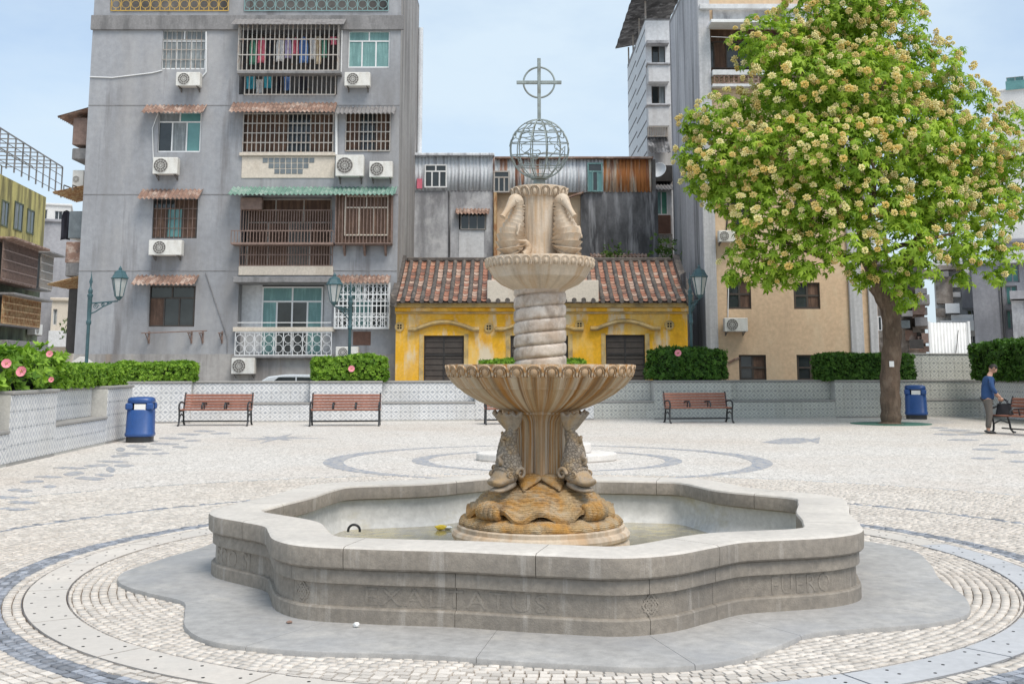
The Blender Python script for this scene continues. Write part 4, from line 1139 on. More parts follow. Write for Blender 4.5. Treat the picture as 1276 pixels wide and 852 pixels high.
# ------------------------------------------------------------------ grey apartment block
YG = 41.0
G = Facade('apartment_building', 'grey rendered apartment block with caged balconies and many window awnings', 'building', (-4.2 - 11.55, YG), 0)
uL, uR = G.uz(105, 220)[0], G.uz(496.5, 230)[0]
ztop = G.uz(300, -70)[1]
wins = {'W1': (202,38,257,87), 'W2': (197,140,251,190), 'W3': (190,248,246,297), 'W4': (186,356,243,407), 'R1': (434,39,486,85), 'R2': (431,141,486,188), 'C2': (303,142,415,190), 'T1': (139,-60,285,14), 'T2': (305,-60,484,14)}
holes = []
for k, rc in wins.items():
    r = G.rect(*rc); holes.append((*r, .9 if k[0] == 'T' else .18))
C1 = G.rect(299, 32, 421, 118); holes.append((*C1, 1.2))
C3 = G.rect(300, 245, 413, 331); holes.append((*C3, .9))
C4 = G.rect(296, 354, 413, 443); holes.append((*C4, .9))
RB = G.rect(420, 352, 484, 409); holes.append((*RB, .18))
m = MB(); holes_wall(m, uL, uR, 0, ztop, holes); m.build('wall', MT['greycon'], G.root)
MB().box(uR-.02, uR-.002, .002, 8, 0, ztop).build('side_wall', MT['greyside'], G.root)
MB().box(uL+.002, uL+.02, .002, 8, 0, ztop).build('side_wall', MT['greyside'], G.root)
MB().box(uL, uR, 0, 8, ztop, ztop+.2).build('roof', MT['greyslab'], G.root)
for h in holes:
    if h[4] > .5: MB().box(h[0], h[1], h[4], h[4]+.05, h[2], h[3]).build('recess_wall', MT['interior'], G.root)
slab(G, (113,19,503,37), -.10, -.001, 'greyslab', 'string_course')
for py in (131, 242, 337):
    u0, u1, z0, z1 = G.rect(118, py, 500, py+1.0, 0)
    MB().box(uL+.01, uR-.01, -.012, -.001, z0, z0+.03).build('band_joint', MT['greyslab'], G.root)
u0, u1, z0, z1 = G.rect(95, 441, 290, 472)
MB().box(uL+.01, uR-.01, -.05, -.002, 0, z1).build('base_band', MT['greyside'], G.root)
# top storey railings
railing(G, (139,-14,285,14), -.03, 'goldrail', 12); railing(G, (305,-14,484,14), -.03, 'tealrail', 14)
# left column
window(G, wins['W1'], 'white', 'curtain', .28, 2, 3, gr=9); window(G, wins['W2'], 'white', ['glass', 'curtain', 'glass_teal'], .25, 2, 3)
window(G, wins['W3'], 'woodframe', ['curtain_brown', 'glass_teal', 'curtain_brown', 'glass'], .25, 2, 3, gr=10, grm='brownmetal'); window(G, wins['W4'], 'woodframe', ['curtain_brown', 'glass', 'glass'], .3, 2, 3)
awning(G, (182,131,258,140), .55, 'awn_brown'); awning(G, (177,236,253,247), .55, 'awn_brown'); awning(G, (170,343,248,354), .6, 'awn_brown')
pipe(G, [(257,40),(257,90),(252,96)], .035, 'white'); pipe(G, [(112,96),(140,97),(190,91),(202,88)], .025, 'white'); pipe(G, [(197,141),(190,160),(191,200)], .02, 'white')
# clothes pole under the lowest window
pipe(G, [(176,415),(258,412)], .02, 'brownmetal', -.5, name='clothes_pole')
for x in (186, 239, 253, 277):
    u, z = G.uz(x, 416); m = MB().box(u-.03, u+.03, -.03, -.001, z-.35, z+.1); m.box(u-.03, u+.03, -.5, -.03, z, z+.04); m.tube([(u, -.45, z), (u, -.02, z-.3)], .018, 4); m.build('bracket', MT['brownmetal'], G.root)
# centre column, topmost cage with laundry
b0 = (297,30,421,88)
cage(G, b0, .45, 22, 3, 'bars'); cage(G, (305,92,418,118), .12, 20, 1, 'bars')
awning(G, (294,23,432,30), .7, 'awn_grey', amp=.008); slab(G, (295,88,424,91.5), -.50, -.002, 'greyslab', 'cage_floor')
# barred window under a corrugated hood, tiled panel with glass blocks
awning(G, (290,128,420,139), .6, 'awn_brown'); window(G, wins['C2'], 'woodframe', ['curtain_brown', 'curtain_brown', 'glass'], .0, 2, 4, d=.15); cage(G, (303,142,415,190), .03, 20, 4, 'bars', sides=False)
slab(G, (298,190,419,194), -.12, -.001, 'cream_wall', 'sill'); slab(G, (301,195,417,222), -.03, -.001, 'cream_wall', 'panel')
pnl = [c for c in G.root.children if c.name.startswith('panel')][0]
for j, (a, b) in enumerate(((0, 9), (1, 8), (2, 7))):
    for i in range(a, b):
        x = 327 + 7.25*i; y = 196.5 + 6.9*j
        u0, u1, z0, z1 = G.rect(x+.5, y+.5, x+6.7, y+6.4, -.03); MB().cbox(u0, u1, -.045, -.031, z0, z1, .006).build('glass_block', MT['glassblock'], pnl)
# green hood over the third balcony and the boxed window
awning(G, (290,233,495,242), .75, 'awn_green'); slab(G, (297,331.5,415,343), -.06, -.001, 'cream_wall', 'balcony_beam')
u0, u1, z0, z1 = C3; window(G, (u0+.1, u1-.1, z0, z1), 'bars', ['curtain_brown', 'curtain_brown', 'interior', 'curtain_brown'], .35, 3, 4, d=.6, px=False)
railing(G, (288,287,415,304), -.45, 'brownmetal', 16, 'bars'); cage(G, (299,304,414,331), .02, 34, 2, 'brownmetal', sides=False); cage(G, (300,262,413,288), .02, 34, 1, 'brownmetal', sides=False)
slab(G, (288,302,415,305), -.48, -.003, 'brownmetal', 'railing_shelf')
g = G.rect(301, 247, 328, 262, -.05); MB().cbox(g[0], g[1], -.25, -.001, g[2], g[3], .02).build('old_cooler', MT['brownmetal'], G.root)
# brown boxed window on brackets
bx = G.rect(418, 243, 488, 303, -.45); z0, z1 = bx[2], bx[3]
m = MB(); m.box(bx[0], bx[1], -.45, -.002, z0-.05, z0); m.box(bx[0], bx[1], -.45, -.002, z1, z1+.05)
bay = m.build('bay_window', MT['brownmetal'], G.root)
MB().box(bx[0]+.02, bx[1]-.02, -.36, -.003, z0+.001, z1-.001).build('bay_box', MT['curtain_brown'], bay)
window(G, (bx[0]+.33, bx[1]-.12, z0+.28, z1-.02), 'cream_wall', ['curtain_brown'], .3, 2, 3, d=-.40, px=False)
cage(G, (418,243,488,303), .47, 16, 1, 'brownmetal', parent=bay, t=.012)
for x in (430, 455, 481):
    u, z = G.uz(x, 304); MB().add([(u-.04,-.4,z),(u+.04,-.4,z),(u-.04,-.003,z),(u+.04,-.003,z),(u-.04,-.003,z-.45),(u+.04,-.003,z-.45)], [(0,1,3,2),(0,4,5,1),(2,3,5,4),(0,2,4),(1,5,3)]).build('bracket', MT['brownmetal'], bay)
# lowest balcony with white ring railing
slab(G, (290,345,416,352), -.55, -.001, 'greyslab', 'balcony_hood', c=.02)
u0, u1, z0, z1 = C4
MB().box(u0, u0+.75, .55, .6, z0, z1).build('balcony_wall', MT['whitewall'], G.root); MB().box(u0+3.05, u1, .55, .6, z0, z1).build('balcony_wall', MT['whitewall'], G.root)
window(G, (u0+.76, u0+3.04, z0, z1-.05), 'white', ['curtain_teal', 'glass', 'glass', 'curtain_teal'], .22, 2, 4, d=.5, px=False, fw=.06)
slab(G, (290,407.5,416,413), -.30, -.001, 'cream_wall', 'balcony_rail'); railing(G, (293,413.5,413,443), -.26, 'white', 10, 'ring'); slab(G, (289,443.3,415,446), -.32, -.001, 'greyslab', 'balcony_floor')
pipe(G, [(296,402),(413,402)], .015, 'white', -.2, name='clothes_pole')
# white ornamental caged window
awning(G, (416,343,487,352), .5, 'awn_brown'); window(G, (420,352,484,409), 'white', ['glass', 'curtain_teal', 'glass'], .4, 2, 3)
cage(G, (417,353,485,409), .35, 13, 4, 'white'); railing(G, (418,354,484,376), -.36, 'white', 7, 'ring', t=.010); railing(G, (418,390,484,408), -.36, 'white', 9, 'ring', t=.010)
sp_ = G.rect(440, 413, 462, 430, 0); MB().box(sp_[0], sp_[1], -.012, -.001, sp_[2], sp_[3]).build('mosaic_panel', MT['brownwood'], G.root)
# right column
window(G, wins['R1'], 'white', 'curtain_teal', .28, 2, 3); awning(G, (420,133,494,141), .5, 'awn_grey'); window(G, wins['R2'], 'woodframe', ['curtain_brown', 'glass', 'curtain_brown'], .0, 2, 3, d=.15); cage(G, (431,141,486,188), .03, 10, 4, 'bars', sides=False)
pipe(G, [(426,38),(425,90)], .03, 'white'); pipe(G, [(419,141),(419,193)], .05, 'white', -.08); pipe(G, [(256,340),(283,420),(283,440)], .012, 'greyslab')
# down pipe at the far corner of the side wall, hoods sticking out beyond the left end
MB().tube([(uR+.12, 7.6, 0), (uR+.12, 7.6, ztop-1)], .12, 8).build('down_pipe', MT['zinc'], G.root, smooth=60)
def left_hood(x0, x1, y0, y1, mt, out=1.0):
    u0, u1, z0, z1 = G.rect(x0, y0, x1, y1, 1.0); n = 40
    m = MB(); f = lambda u, v: (uL + .01 - (uL-u0)*v, .3 + 2.4*u, z1 - (z1-z0)*v + .03*math.sin(2*math.pi*u*2.4/.2))
    m.grid(f, n, 3); m.grid(lambda u, v: tuple(q + w_ for q, w_ in zip(f(u, v), (0, 0, -.02))), n, 3)
    m.build('awning', MT[mt], G.root)
left_hood(80, 108, 138, 150, 'awn_brown'); left_hood(74, 104, 234, 243, 'awn_orange'); left_hood(68, 100, 345, 356, 'awn_orange')
for x0, y0, x1, y1, mt in ((93,148,107,182,'brownmetal'), (88,264,101,298,'glassblock'), (84,302,100,328,'awn_brown'), (84,328,98,345,'greyslab'), (92,186,104,200,'greyslab'), (86,360,96,440,'shutter')):
    u0, u1, z0, z1 = G.rect(x0, y0, x1, y1, .8); MB().cbox(u0, uL-.001, .6, 2.2, z0, z1, .03).build('side_window_box', MT[mt], G.root)
# air conditioners
ac_unit(G, (219,90,249,108), 'white air conditioner under the top white window with a trailing pipe')
ac_unit(G, (190,196,221,218), 'cream air conditioner under the open white window below a brown awning')
ac_unit(G, (185,299,226,319), 'long white air conditioner on a dark shelf below the brown grilled window')
ac_unit(G, (429,90,461,108), 'white air conditioner beside the caged laundry balcony')
ac_unit(G, (418,193,453,221), 'large white air conditioner below the barred window, beside a smaller one')
ac_unit(G, (460,201,489,222), 'smaller white air conditioner below the barred window, beside a large one')
ac_unit(G, (288,446,317,467), 'white air conditioner at the foot of the white ring railing')
ac_unit(G, (418,432,446,447), 'white air conditioner behind the clipped bush, under the white caged window')
ac_unit(G, (90,212,104,236), 'weathered air conditioner sticking out past the end of the grey block', gap=-1.2)
# laundry in the cage
def garment(px0, py0, px1, py1, mt, label, cat, d=-.2, kind='shirt'):
    u0, u1, z0, z1 = G.rect(px0, py0, px1, py1, d); wd = (u1-u0)/2; h = z1-z0
    def fn(u, v):
        s = (u-.5)*2; sh = 1.0 if kind != 'shirt' else (.55 + .45*min(1, v*5))
        return (wd*s*sh, .035*math.sin(7*s + 3*v) + .02*math.cos(11*s), -h*v - (.04*abs(s) if kind == 'shirt' else 0))
    m = MB().grid(fn, 13, 8)
    o = m.build(cat.replace(' ', '_'), MT[mt], None, smooth=70, loc=G.world((u0+u1)/2, d, z1))
    md = o.modifiers.new('s', 'SOLIDIFY'); md.thickness = .02
    tag(o, label, cat, 'laundry in the caged balcony')
for i, (n, c) in enumerate({'pk': (.62,.16,.22), 'wh': (.62,.62,.62), 'bl': (.12,.22,.45), 'cy': (.06,.35,.45), 'lv': (.42,.38,.55), 'gn': (.10,.28,.20), 'bk': (.03,.03,.04), 'cr': (.6,.5,.36)}.items()):
    MT['cl_'+n] = M('cloth_'+n, c, .9, .12, 4, .2, 30)
for a in [(321,47,331,78,'cl_pk','pink shirt hanging among the laundry','shirt'),(333,46,343,74,'cl_bk','black shirt hanging among the laundry','shirt'),(344,48,354,76,'cl_wh','white shirt hanging beside a lavender one','shirt'),
          (355,47,363,72,'cl_lv','lavender shirt hanging between white and blue laundry','shirt'),(365,47,372,68,'cl_pk','short magenta top hanging beside a blue shirt','top'),(373,46,384,78,'cl_bl','blue shirt hanging in the middle of the caged balcony','shirt'),
          (386,48,393,74,'cl_wh','narrow white towel hanging beside the blue shirt','towel'),(394,46,400,80,'cl_cr','long cream towel hanging in the caged balcony','towel'),(401,50,407,72,'cl_gn','green cloth hanging at the end of the laundry line','cloth'),(412,46,419,56,'cl_pk','small red cloth clipped to the cage bars','cloth'),
          (311,50,319,80,'cl_gn','dark green shirt at the start of the laundry line','shirt')]:
    garment(*a[:5], a[5], a[6], -.2, 'shirt' if a[6] in ('shirt','top') else 'towel')
for a in [(307,94,318,111,'cl_cy','turquoise cloth hanging in the low cage below the laundry','cloth'),(319,99,328,117,'cl_wh','white cloth hanging in the low cage between turquoise ones','cloth'),(329,93,338,110,'cl_cy','turquoise towel hanging in the low cage beside the white cloth','towel'),(345,94,352,114,'cl_bk','black trousers hanging in the low cage','trousers'),(354,96,362,113,'cl_bl','dark blue trousers hanging in the low cage','trousers'),(372,95,384,113,'cl_bk','dark jacket hanging in the low cage','jacket')]:
    garment(*a[:5], a[5], a[6], .15, 'towel')
u0, u1, z0, z1 = G.rect(76, 262, 88, 298, .9)
garment(76,262,88,298,'cl_bk','black garment hanging off the end of the grey block','shirt',.9)

# ------------------------------------------------------------------ yellow house
YH = 40.3
Hs = Facade('yellow_house', 'low yellow house with clay tile roof and dark slatted windows', 'house', (-4.0, YH), 0)
h0, h1 = Hs.uz(493, 420)[0], Hs.uz(857, 420)[0]; ze = Hs.uz(675, 380)[1]
hw_ = [(528,418,578,475), (636,418,708,475), (755,417,804,475)]
hl = [(*Hs.rect(*r), .15) for r in hw_]
m = MB(); holes_wall(m, h0, h1, 0, ze, hl); m.build('wall', MT['yellow'], Hs.root)
MB().box(h1-.02, h1-.001, .002, 5, 0, ze+1.2).build('gable_wall', MT['conc_dark'], Hs.root); MB().box(h0+.001, h0+.02, .002, 5, 0, ze).build('gable_wall', MT['yellow'], Hs.root)
for r in hl:
    u0, u1, z0, z1 = r[:4]; m = MB(); fw = .05
    m.box(u0, u0+fw, .08, .13, z0, z1); m.box(u1-fw, u1, .08, .13, z0, z1); m.box(u0+fw, u1-fw, .08, .13, z1-fw, z1); um = (u0+u1)/2
    m.box(um-fw/2, um+fw/2, .08, .13, z0, z1-fw); m.box(u0+fw, um-fw/2, .081, .129, z1-.72, z1-.66); m.box(um+fw/2, u1-fw, .081, .129, z1-.72, z1-.66)
    wd = m.build('window', MT['shutter'], Hs.root); k = 0; z = z0
    while z < z1-.06:
        for a, b in ((u0+fw, um-fw/2), (um+fw/2, u1-fw)):
            MB().add([(a,.10,z),(b,.10,z),(b,.12,z+.19),(a,.12,z+.19),(a,.11,z),(b,.11,z),(b,.13,z+.19),(a,.13,z+.19)], [(0,1,2,3),(7,6,5,4),(0,4,5,1),(3,2,6,7)]).build('slat', MT['woodframe'], wd)
        z += .2
    MB().box(u0-.02, u1+.02, .14, .16, z0, z1).build('back_panel', MT['dark'], wd)
    # surround and arched hood moulding
    for x0, x1 in ((u0-.16, u0-.01), (u1+.01, u1+.16)): MB().box(x0, x1, -.025, -.001, 0, z1+.05).build('window_surround', MT['yellowtrim'], Hs.root)
    mm = MB(); n = 20; W2 = (u1-u0)/2 + .55
    pr = [(0, 0), (-.12, 0), (-.20, .06), (-.20, .12), (-.06, .17), (0, .17)]; V = []
    for i in range(n+1):
        s = (i/n - .5)*2; x = um + s*W2; zz = z1 + .14 + .26*max(0, math.cos(s*math.pi/2*1.25))**1.0
        V += [(x, dy, zz + dz) for dy, dz in pr]
    q = len(pr); F_ = [(i*q+k_, i*q+(k_+1) % q, (i+1)*q+(k_+1) % q, (i+1)*q+k_) for i in range(n) for k_ in range(q)] + [tuple(range(q)), tuple(n*q+k_ for k_ in range(q))]
    mm.add(V, F_).build('hood_moulding', MT['yellowtrim'], Hs.root, smooth=30)
slab(Hs, (491,377,860,383), -.28, -.001, 'yellowtrim', 'cornice', c=.03); slab(Hs, (492,383.2,859,388), -.16, -.001, 'yellow', 'cornice', c=.02); slab(Hs, (492,388.2,859,391), -.08, -.001, 'yellowtrim', 'cornice', c=.01)
for x, y in ((498,407), (609,408), (722,405), (834,405)):
    u, z = Hs.uz(x, y); mm = MB().disc_y(u, -.001, z, .17, 24, .05); md_ = mm.build('medallion', MT['yellowtrim'], Hs.root)
    for k in range(4):
        a = math.pi/4 + k*math.pi/2; MB().disc_y(u + .065*math.cos(a), -.052, z + .065*math.sin(a), .035, 10, .004).build('vent_hole', MT['dark'], md_)
# roof: pan tiles between round mortar ridges
dE, dR = -.50, 2.9
zE = Hs.uz(675, 376, dE)[1]; zR = Hs.uz(675, 325, dR)[1]
e0, e1 = Hs.uz(490, 376, dE)[0], Hs.uz(858, 376, dE)[0]
r0, r1 = e0 + .1, e1 - .05
def roofp(u, v, lift=0):
    x = (e0 + (e1-e0)*u); return Vector((x, dE + (dR-dE)*v, zE + (zR-zE)*v - .10*math.sin(math.pi*v) + lift))
roof = MB().grid(lambda u, v: roofp(u, v, -.04), 2, 8).build('roof', MT['tile_dark'], Hs.root)
ncol = 31; nrow = 15; cw = (e1-e0)/ncol
tv = MB(); n = 6
tl = MB().grid(lambda u, v: ((u-.5)*cw*.56, v, -.035*math.cos((u-.5)*math.pi) ), n, 2); tl.grid(lambda u, v: ((u-.5)*cw*.60, v, -.035*math.cos((u-.5)*math.pi) + .02), n, 2)
for i in range(n-1): tl.f.append((i*2, (i+1)*2, n*2+(i+1)*2, n*2+i*2))
cols = [(.36,.17,.115), (.42,.24,.17), (.28,.13,.09), (.46,.33,.26), (.20,.12,.095), (.32,.19,.14)]
tms = []
for i, c in enumerate(cols):
    me = tl.mesh('roof_tile', smooth=60); me.materials.append(M('clay_tile_%d' % i, c, .9, .2, 3, .2, 40, stains=[((.15,.10,.085), 4, None, .54, .7, .7)])); tms.append(me)
rest = MB(); cnt = 0
for j in range(nrow):
    for i in range(ncol):
        v0, v1 = j/nrow, (j+1)/nrow; p = roofp((i+.5)/ncol, v0, .045); q = roofp((i+.5)/ncol, v1, .03); dv = q - p
        if 12 <= i <= 20 and j < 6 and True: hid = True
        else: hid = False
        if hid: continue
        if cnt < 300 or True:
            if cnt < 300:
                o = link('roof_tile', tms[rng.choice([0,0,1,1,2,3,3,4,5])], None, roof); o.location = p + Vector((rng.uniform(-.01,.01), 0, rng.uniform(-.006, .006)))
                o.scale = (1, dv.length*.98, 1); o.rotation_euler.x = math.atan2(dv.z, dv.y)
            else:
                M4 = Matrix.Translation(p) @ Matrix.Rotation(math.atan2(dv.z, dv.y), 4, 'X') @ Matrix.Diagonal((1, dv.length*.98, 1, 1))
                rest.add([tuple(M4 @ Vector(x)) for x in tl.v], tl.f)
            cnt += 1
tag(rest.build('roof_tiles', MT['tile_red'], roof, smooth=60), kind='stuff')
for i in range(ncol+1):
    pts = [roofp(i/ncol, k/10, .05) for k in range(11)]
    MB().tube([(p.x, p.y, p.z + .012*math.sin(k*3 + i)) for k, p in enumerate(pts)], [cw*.25*(1 + .12*math.sin(k*2.3 + i*1.7)) for k in range(11)], 8).build('tile_ridge', MT['tile_dark'], roof, smooth=60)
    e = pts[0]; MB().disc_y(e.x, e.y - .02, e.z - .02, .085, 10, .03).build('ridge_end', MT['tile_dark'], roof)
rz_ = roofp(.5, 1).z
MB().cbox(e0+.15, e1-.1, dR-.2, dR+.2, zR-.06, zR+.12, .05).build('ridge_cap', MT['tile_dark'], roof)
gp = [roofp(1, v, .0) for v in (0, .25, .5, .75, 1)]
g = MB(); V = []
for p in gp: V += [(p.x-.05, p.y, p.z-.15), (p.x+.20, p.y, p.z-.15), (p.x+.20, p.y, p.z+.25), (p.x-.05, p.y, p.z+.25)]
g.add(V, [(i*4+k, i*4+(k+1) % 4, (i+1)*4+(k+1) % 4, (i+1)*4+k) for i in range(4) for k in range(4)] + [(3,2,1,0), (16,17,18,19)]).build('gable_coping', MT['tile_dark'], roof)
V = []
for p in [roofp(0, v, 0) for v in (0, .25, .5, .75, 1)]: V += [(p.x-.10, p.y, p.z-.15), (p.x+.12, p.y, p.z-.15), (p.x+.12, p.y, p.z+.22), (p.x-.10, p.y, p.z+.22)]
MB().add(V, [(i*4+k, i*4+(k+1) % 4, (i+1)*4+(k+1) % 4, (i+1)*4+k) for i in range(4) for k in range(4)] + [(3,2,1,0), (16,17,18,19)]).build('gable_coping', MT['tile_dark'], roof)
# pale plastered block on the eave
slab(Hs, (607,349,746,376.5), -.50, .9, 'cream_wall', 'parapet_block', c=.02)

# ------------------------------------------------------------------ rusty corrugated building behind
YR = 48.0
B = Facade('corrugated_building', 'weathered concrete building with a rusty corrugated top storey behind the yellow house', 'building', (-4.6, YR), 0)
def corr(F, rc, mt, d, name, wl=.16, amp=.03):
    u0, u1, z0, z1 = F.rect(*rc, d); n = int((u1-u0)/wl)*6
    m = MB().grid(lambda u, v: (u0 + (u1-u0)*u, d + amp*math.sin(2*math.pi*u*(u1-u0)/wl), z0 + (z1-z0)*v), n+1, 2)
    o = m.build(name, MT[mt], F.root, smooth=50); md = o.modifiers.new('s', 'SOLIDIFY'); md.thickness = .012; return o
u0, u1, z0, z1 = B.rect(505, 200, 820, 340); zl = B.uz(620, 238)[1]
ub = B.uz(617, 280)[0]; ud = B.uz(724, 280)[0]
MB().box(u0, ub, 0, 6, 0, zl-.003).build('wall', MT['conc_grey'], B.root)
MB().box(ub+.002, ud, .3, 6, 0, zl-.003).build('wall', MT['beige'], B.root); MB().box(ud+.002, u1, -.02, 6, 0, zl-.003).build('wall', MT['conc_dark'], B.root)
MB().box(u0+.05, u1-.05, .12, 6, zl, B.uz(600,198)[1]).build('upper_wall', MT['interior'], B.root)
corr(B, (510,193,614,238), 'zinc', -.02, 'corrugated_sheet'); corr(B, (614.3,196,676,238), 'rust', -.03, 'corrugated_sheet'); corr(B, (676.3,197,752,240), 'zinc', -.06, 'corrugated_sheet'); corr(B, (752.3,197,812,239.5), 'rust_heavy', -.04, 'corrugated_sheet')
slab(B, (508,190.5,616,193.5), -.3, 5, 'zinc', 'roof_edge'); slab(B, (616.5,195,814,197.5), -.3, 5, 'awn_brown', 'roof_edge')
for rc, fr, pn, d in (((529,205,557,234), 'white', ['glass'], -.10), ((615,213,635,240), 'bars', ['glass'], -.12), ((732,203,751,239), 'curtain_teal', ['glass_teal', 'glass', 'glass_teal'], -.16)):
    r = B.rect(*rc, d); MB().box(r[0], r[1], d+.014, d+.12, r[2], r[3]).build('window_box', MT['white' if fr == 'white' else 'awn_brown'], B.root)
    window(B, rc, fr, pn, .3, 1 if fr != 'white' else 2, 3, d=d, fw=.06)
r = B.rect(572, 263, 606, 286, -.01); MB().box(r[0], r[1], -.012, -.001, r[2], r[3]).build('opening', MT['dark'], B.root); awning(B, (568,260,610,266), .4, 'awn_brown')
window(B, (574,265,605,286), 'bars', 'glass', 0, 1, 3, d=-.06, fw=.03)
r = B.rect(572, 286.5, 603, 322); MB().box(r[0], r[1], -.016, -.001, r[2], r[3]).build('white_patch', MT['whitewall'], B.root)
pipe(B, [(617,240),(617,325)], .09, 'awn_orange', -.1); pipe(B, [(727,240),(720,242),(690,252),(680,262)], .05, 'awn_brown', -.1); pipe(B, [(560,238),(560,322)], .04, 'conc_dark', -.05)
cage(B, (740,319,800,333), .3, 24, 1, 'bars'); awning(B, (735,316,805,320), .5, 'awn_brown')
r = B.rect(740, 319, 800, 334, -.1); MB().box(r[0], r[1], -.1, -.03, r[2], r[3]).build('shade_slab', MT['shutter'], B.root)  # dark box behind the bars, its colour standing for the shade inside
r = B.rect(519.5, 223, 526, 235, -.1); MB().box(r[0], r[1], -.12, -.05, r[2], r[3]).build('red_box', MT['cl_pk'], B.root)
# ------------------------------------------------------------------ beige building on the right
YD = 41.5
D = Facade('beige_building', 'tall beige building with pale pilasters and a streaked grey side wall behind the tree', 'building', (6.9, YD), 0)
d0 = D.uz(872, 150)[0]; d1 = D.uz(1093, 380)[0]; zt = D.uz(900, -40)[1]
dw = [(906,348,936,385), (989,352,1022,385), (921,442,955,474), (993,442,1027,474), (911,238,946,290), (874,52,936,86), (1000,150,1035,195), (990,240,1024,290)]
hl = [(*D.rect(*r), .14) for r in dw if r[1] != 52]
ub0, ub1, zb0, zb1 = D.rect(871, 27, 1060, 92); hl.append((ub0+.25, ub1, zb0, zb1, 1.1))
m = MB(); holes_wall(m, d0, d1, 0, zt, hl); m.build('wall', MT['beige'], D.root)
MB().box(d0+.002, d0+.02, .002, 7.4, 0, zt).build('side_wall', MT['sidewall'], D.root); MB().box(d1-.02, d1-.002, .002, 9, 0, zt).build('side_wall', MT['sidewall'], D.root)
MB().box(ub0, ub1, 1.1, 1.15, zb0, zb1).build('recess_wall', MT['curtain_brown'], D.root)
MB().box(d0, d1, 0, 7.4, zt, zt+.2).build('roof', MT['greyslab'], D.root)
for r in dw:
    if r[1] == 52: window(D, (874,52,936,86), 'woodframe', ['glass', 'curtain_brown', 'glass', 'glass'], 0, 2, 4, d=1.0)
    else: window(D, r, 'woodframe', ['curtain_brown', 'glass', 'curtain_brown'], .5, 2, 2, d=.1, fw=.07)
for x0, x1 in ((872.5,890),): 
    a, b, _, _ = D.rect(x0, 230, x1, 240, -.15); MB().cbox(d0-.002, d0+.46, -.15, -.001, 0, zt, .02).build('pilaster', MT['pilaster'], D.root)
for x in (1059, 1083):
    u = D.uz(x, 380, -.12)[0]; MB().cbox(u, u+(.48 if x == 1059 else .30), -.12, -.001, 0, zt, .02).build('pilaster', MT['pilaster'], D.root)
slab(D, (872,5,1100,11), -.35, -.16, 'whitewall', 'cornice'); slab(D, (888,12,1100,24), -.06, -.001, 'conc_grey', 'parapet_band'); slab(D, (886,24,1060,28), -.9, -.001, 'white', 'balcony_hood')
slab(D, (888,87,1060,93.5), -.35, -.002, 'whitewall', 'balcony_floor'); railing(D, (890,94,1000,104), -.30, 'awn_brown', 18, 'ring'); slab(D, (888,104.5,1060,108), -.36, -.002, 'whitewall', 'balcony_floor')
pipe(D, [(908,239),(907,262),(905,290)], .03, 'shutter'); pipe(D, [(908,345),(907,395)], .02, 'white'); pipe(D, [(908,452),(915,448),(921,446)], .04, 'awn_brown')
pipe(D, [(886,46),(910,47),(940,43)], .012, 'white', -.6)
slab(D, (902,233,950,238), -.4, -.001, 'conc_grey', 'window_hood')
ac_unit(D, (903,396,932,414), 'white air conditioner with dark badge on the beige wall under the tree')
ac_unit(D, (896,287,916,302), 'small air conditioner half hidden by leaves on the beige wall')
# ------------------------------------------------------------------ white stepped building behind it
YE = 54.0
E_ = Facade('white_apartment_building', 'narrow white apartment tower with jointed side wall, balconies and tin roof', 'building', (6.5, YE), 0)
e0_ = E_.uz(806, 150)[0]; e1_ = E_.uz(846, 150)[0]; zt = E_.uz(820, 26)[1]
ew = [(812,56,829,80), (812,107,829,132)]
hl = [(*E_.rect(*r), .3) for r in ew]
m = MB(); holes_wall(m, e0_, e1_, 0, zt, hl); m.build('wall', MT['whitewall'], E_.root)
MB().box(e0_+.002, e0_+.02, .002, 8.6, 0, zt).build('side_wall', MT['paletile'], E_.root)
MB().box(e0_, e1_, 0, 8.6, zt, zt+.1).build('roof', MT['greyslab'], E_.root)
j = MB(); z = .5; k = 0
while z < zt:
    j.box(e0_-.012, e0_+.001, .1, 4.2, z, z+.07); j.box(e0_-.012, e0_+.001, 4.3, 8.5, z+.35, z+.42); z += .78; k += 1
j.build('wall_joints', MT['joint'], E_.root)
for y_ in (3.2, 5.8):
    for z in (8.2, 11.2): MB().box(e0_-.02, e0_-.004, y_, y_+.5, z, z+.8).build('side_window', MT['glassblock'], E_.root)
for r in ew: window(E_, r, 'woodframe', ['glass', 'curtain'], 0, 1, 2, d=.2)
for y0, y1 in ((80,102), (131,157)):
    slab(E_, (808,y0,834,y1), -.5, -.001, 'whitewall', 'balcony'); slab(E_, (806,y0-2,836,y0), -.6, -.001, 'conc_grey', 'balcony_ledge')
cage(E_, (808,158,832,170), .5, 10, 1, 'bars'); awning(E_, (806,170,832,190), 1.0, 'conc_dark'); slab(E_, (806,50,834,54), -.6, -.001, 'conc_grey', 'window_hood')
# tin roof terrace
m = MB(); f = lambda u, v: (e0_ - .7 + 2.6*u, -1 + 9.5*v, zt + 1.05 + .5*u + .04*math.sin(40*v)); m.grid(f, 8, 60); m.grid(lambda u, v: tuple(q+w_ for q, w_ in zip(f(u, v), (0,0,-.05))), 8, 60)
m.build('tin_roof', MT['conc_dark'], E_.root)
for y_ in (.2, 3, 6, 8.4): MB().box(e0_+.02, e0_+.10, y_, y_+.08, zt+.1, zt+1.1).build('roof_post', MT['bars'], E_.root)
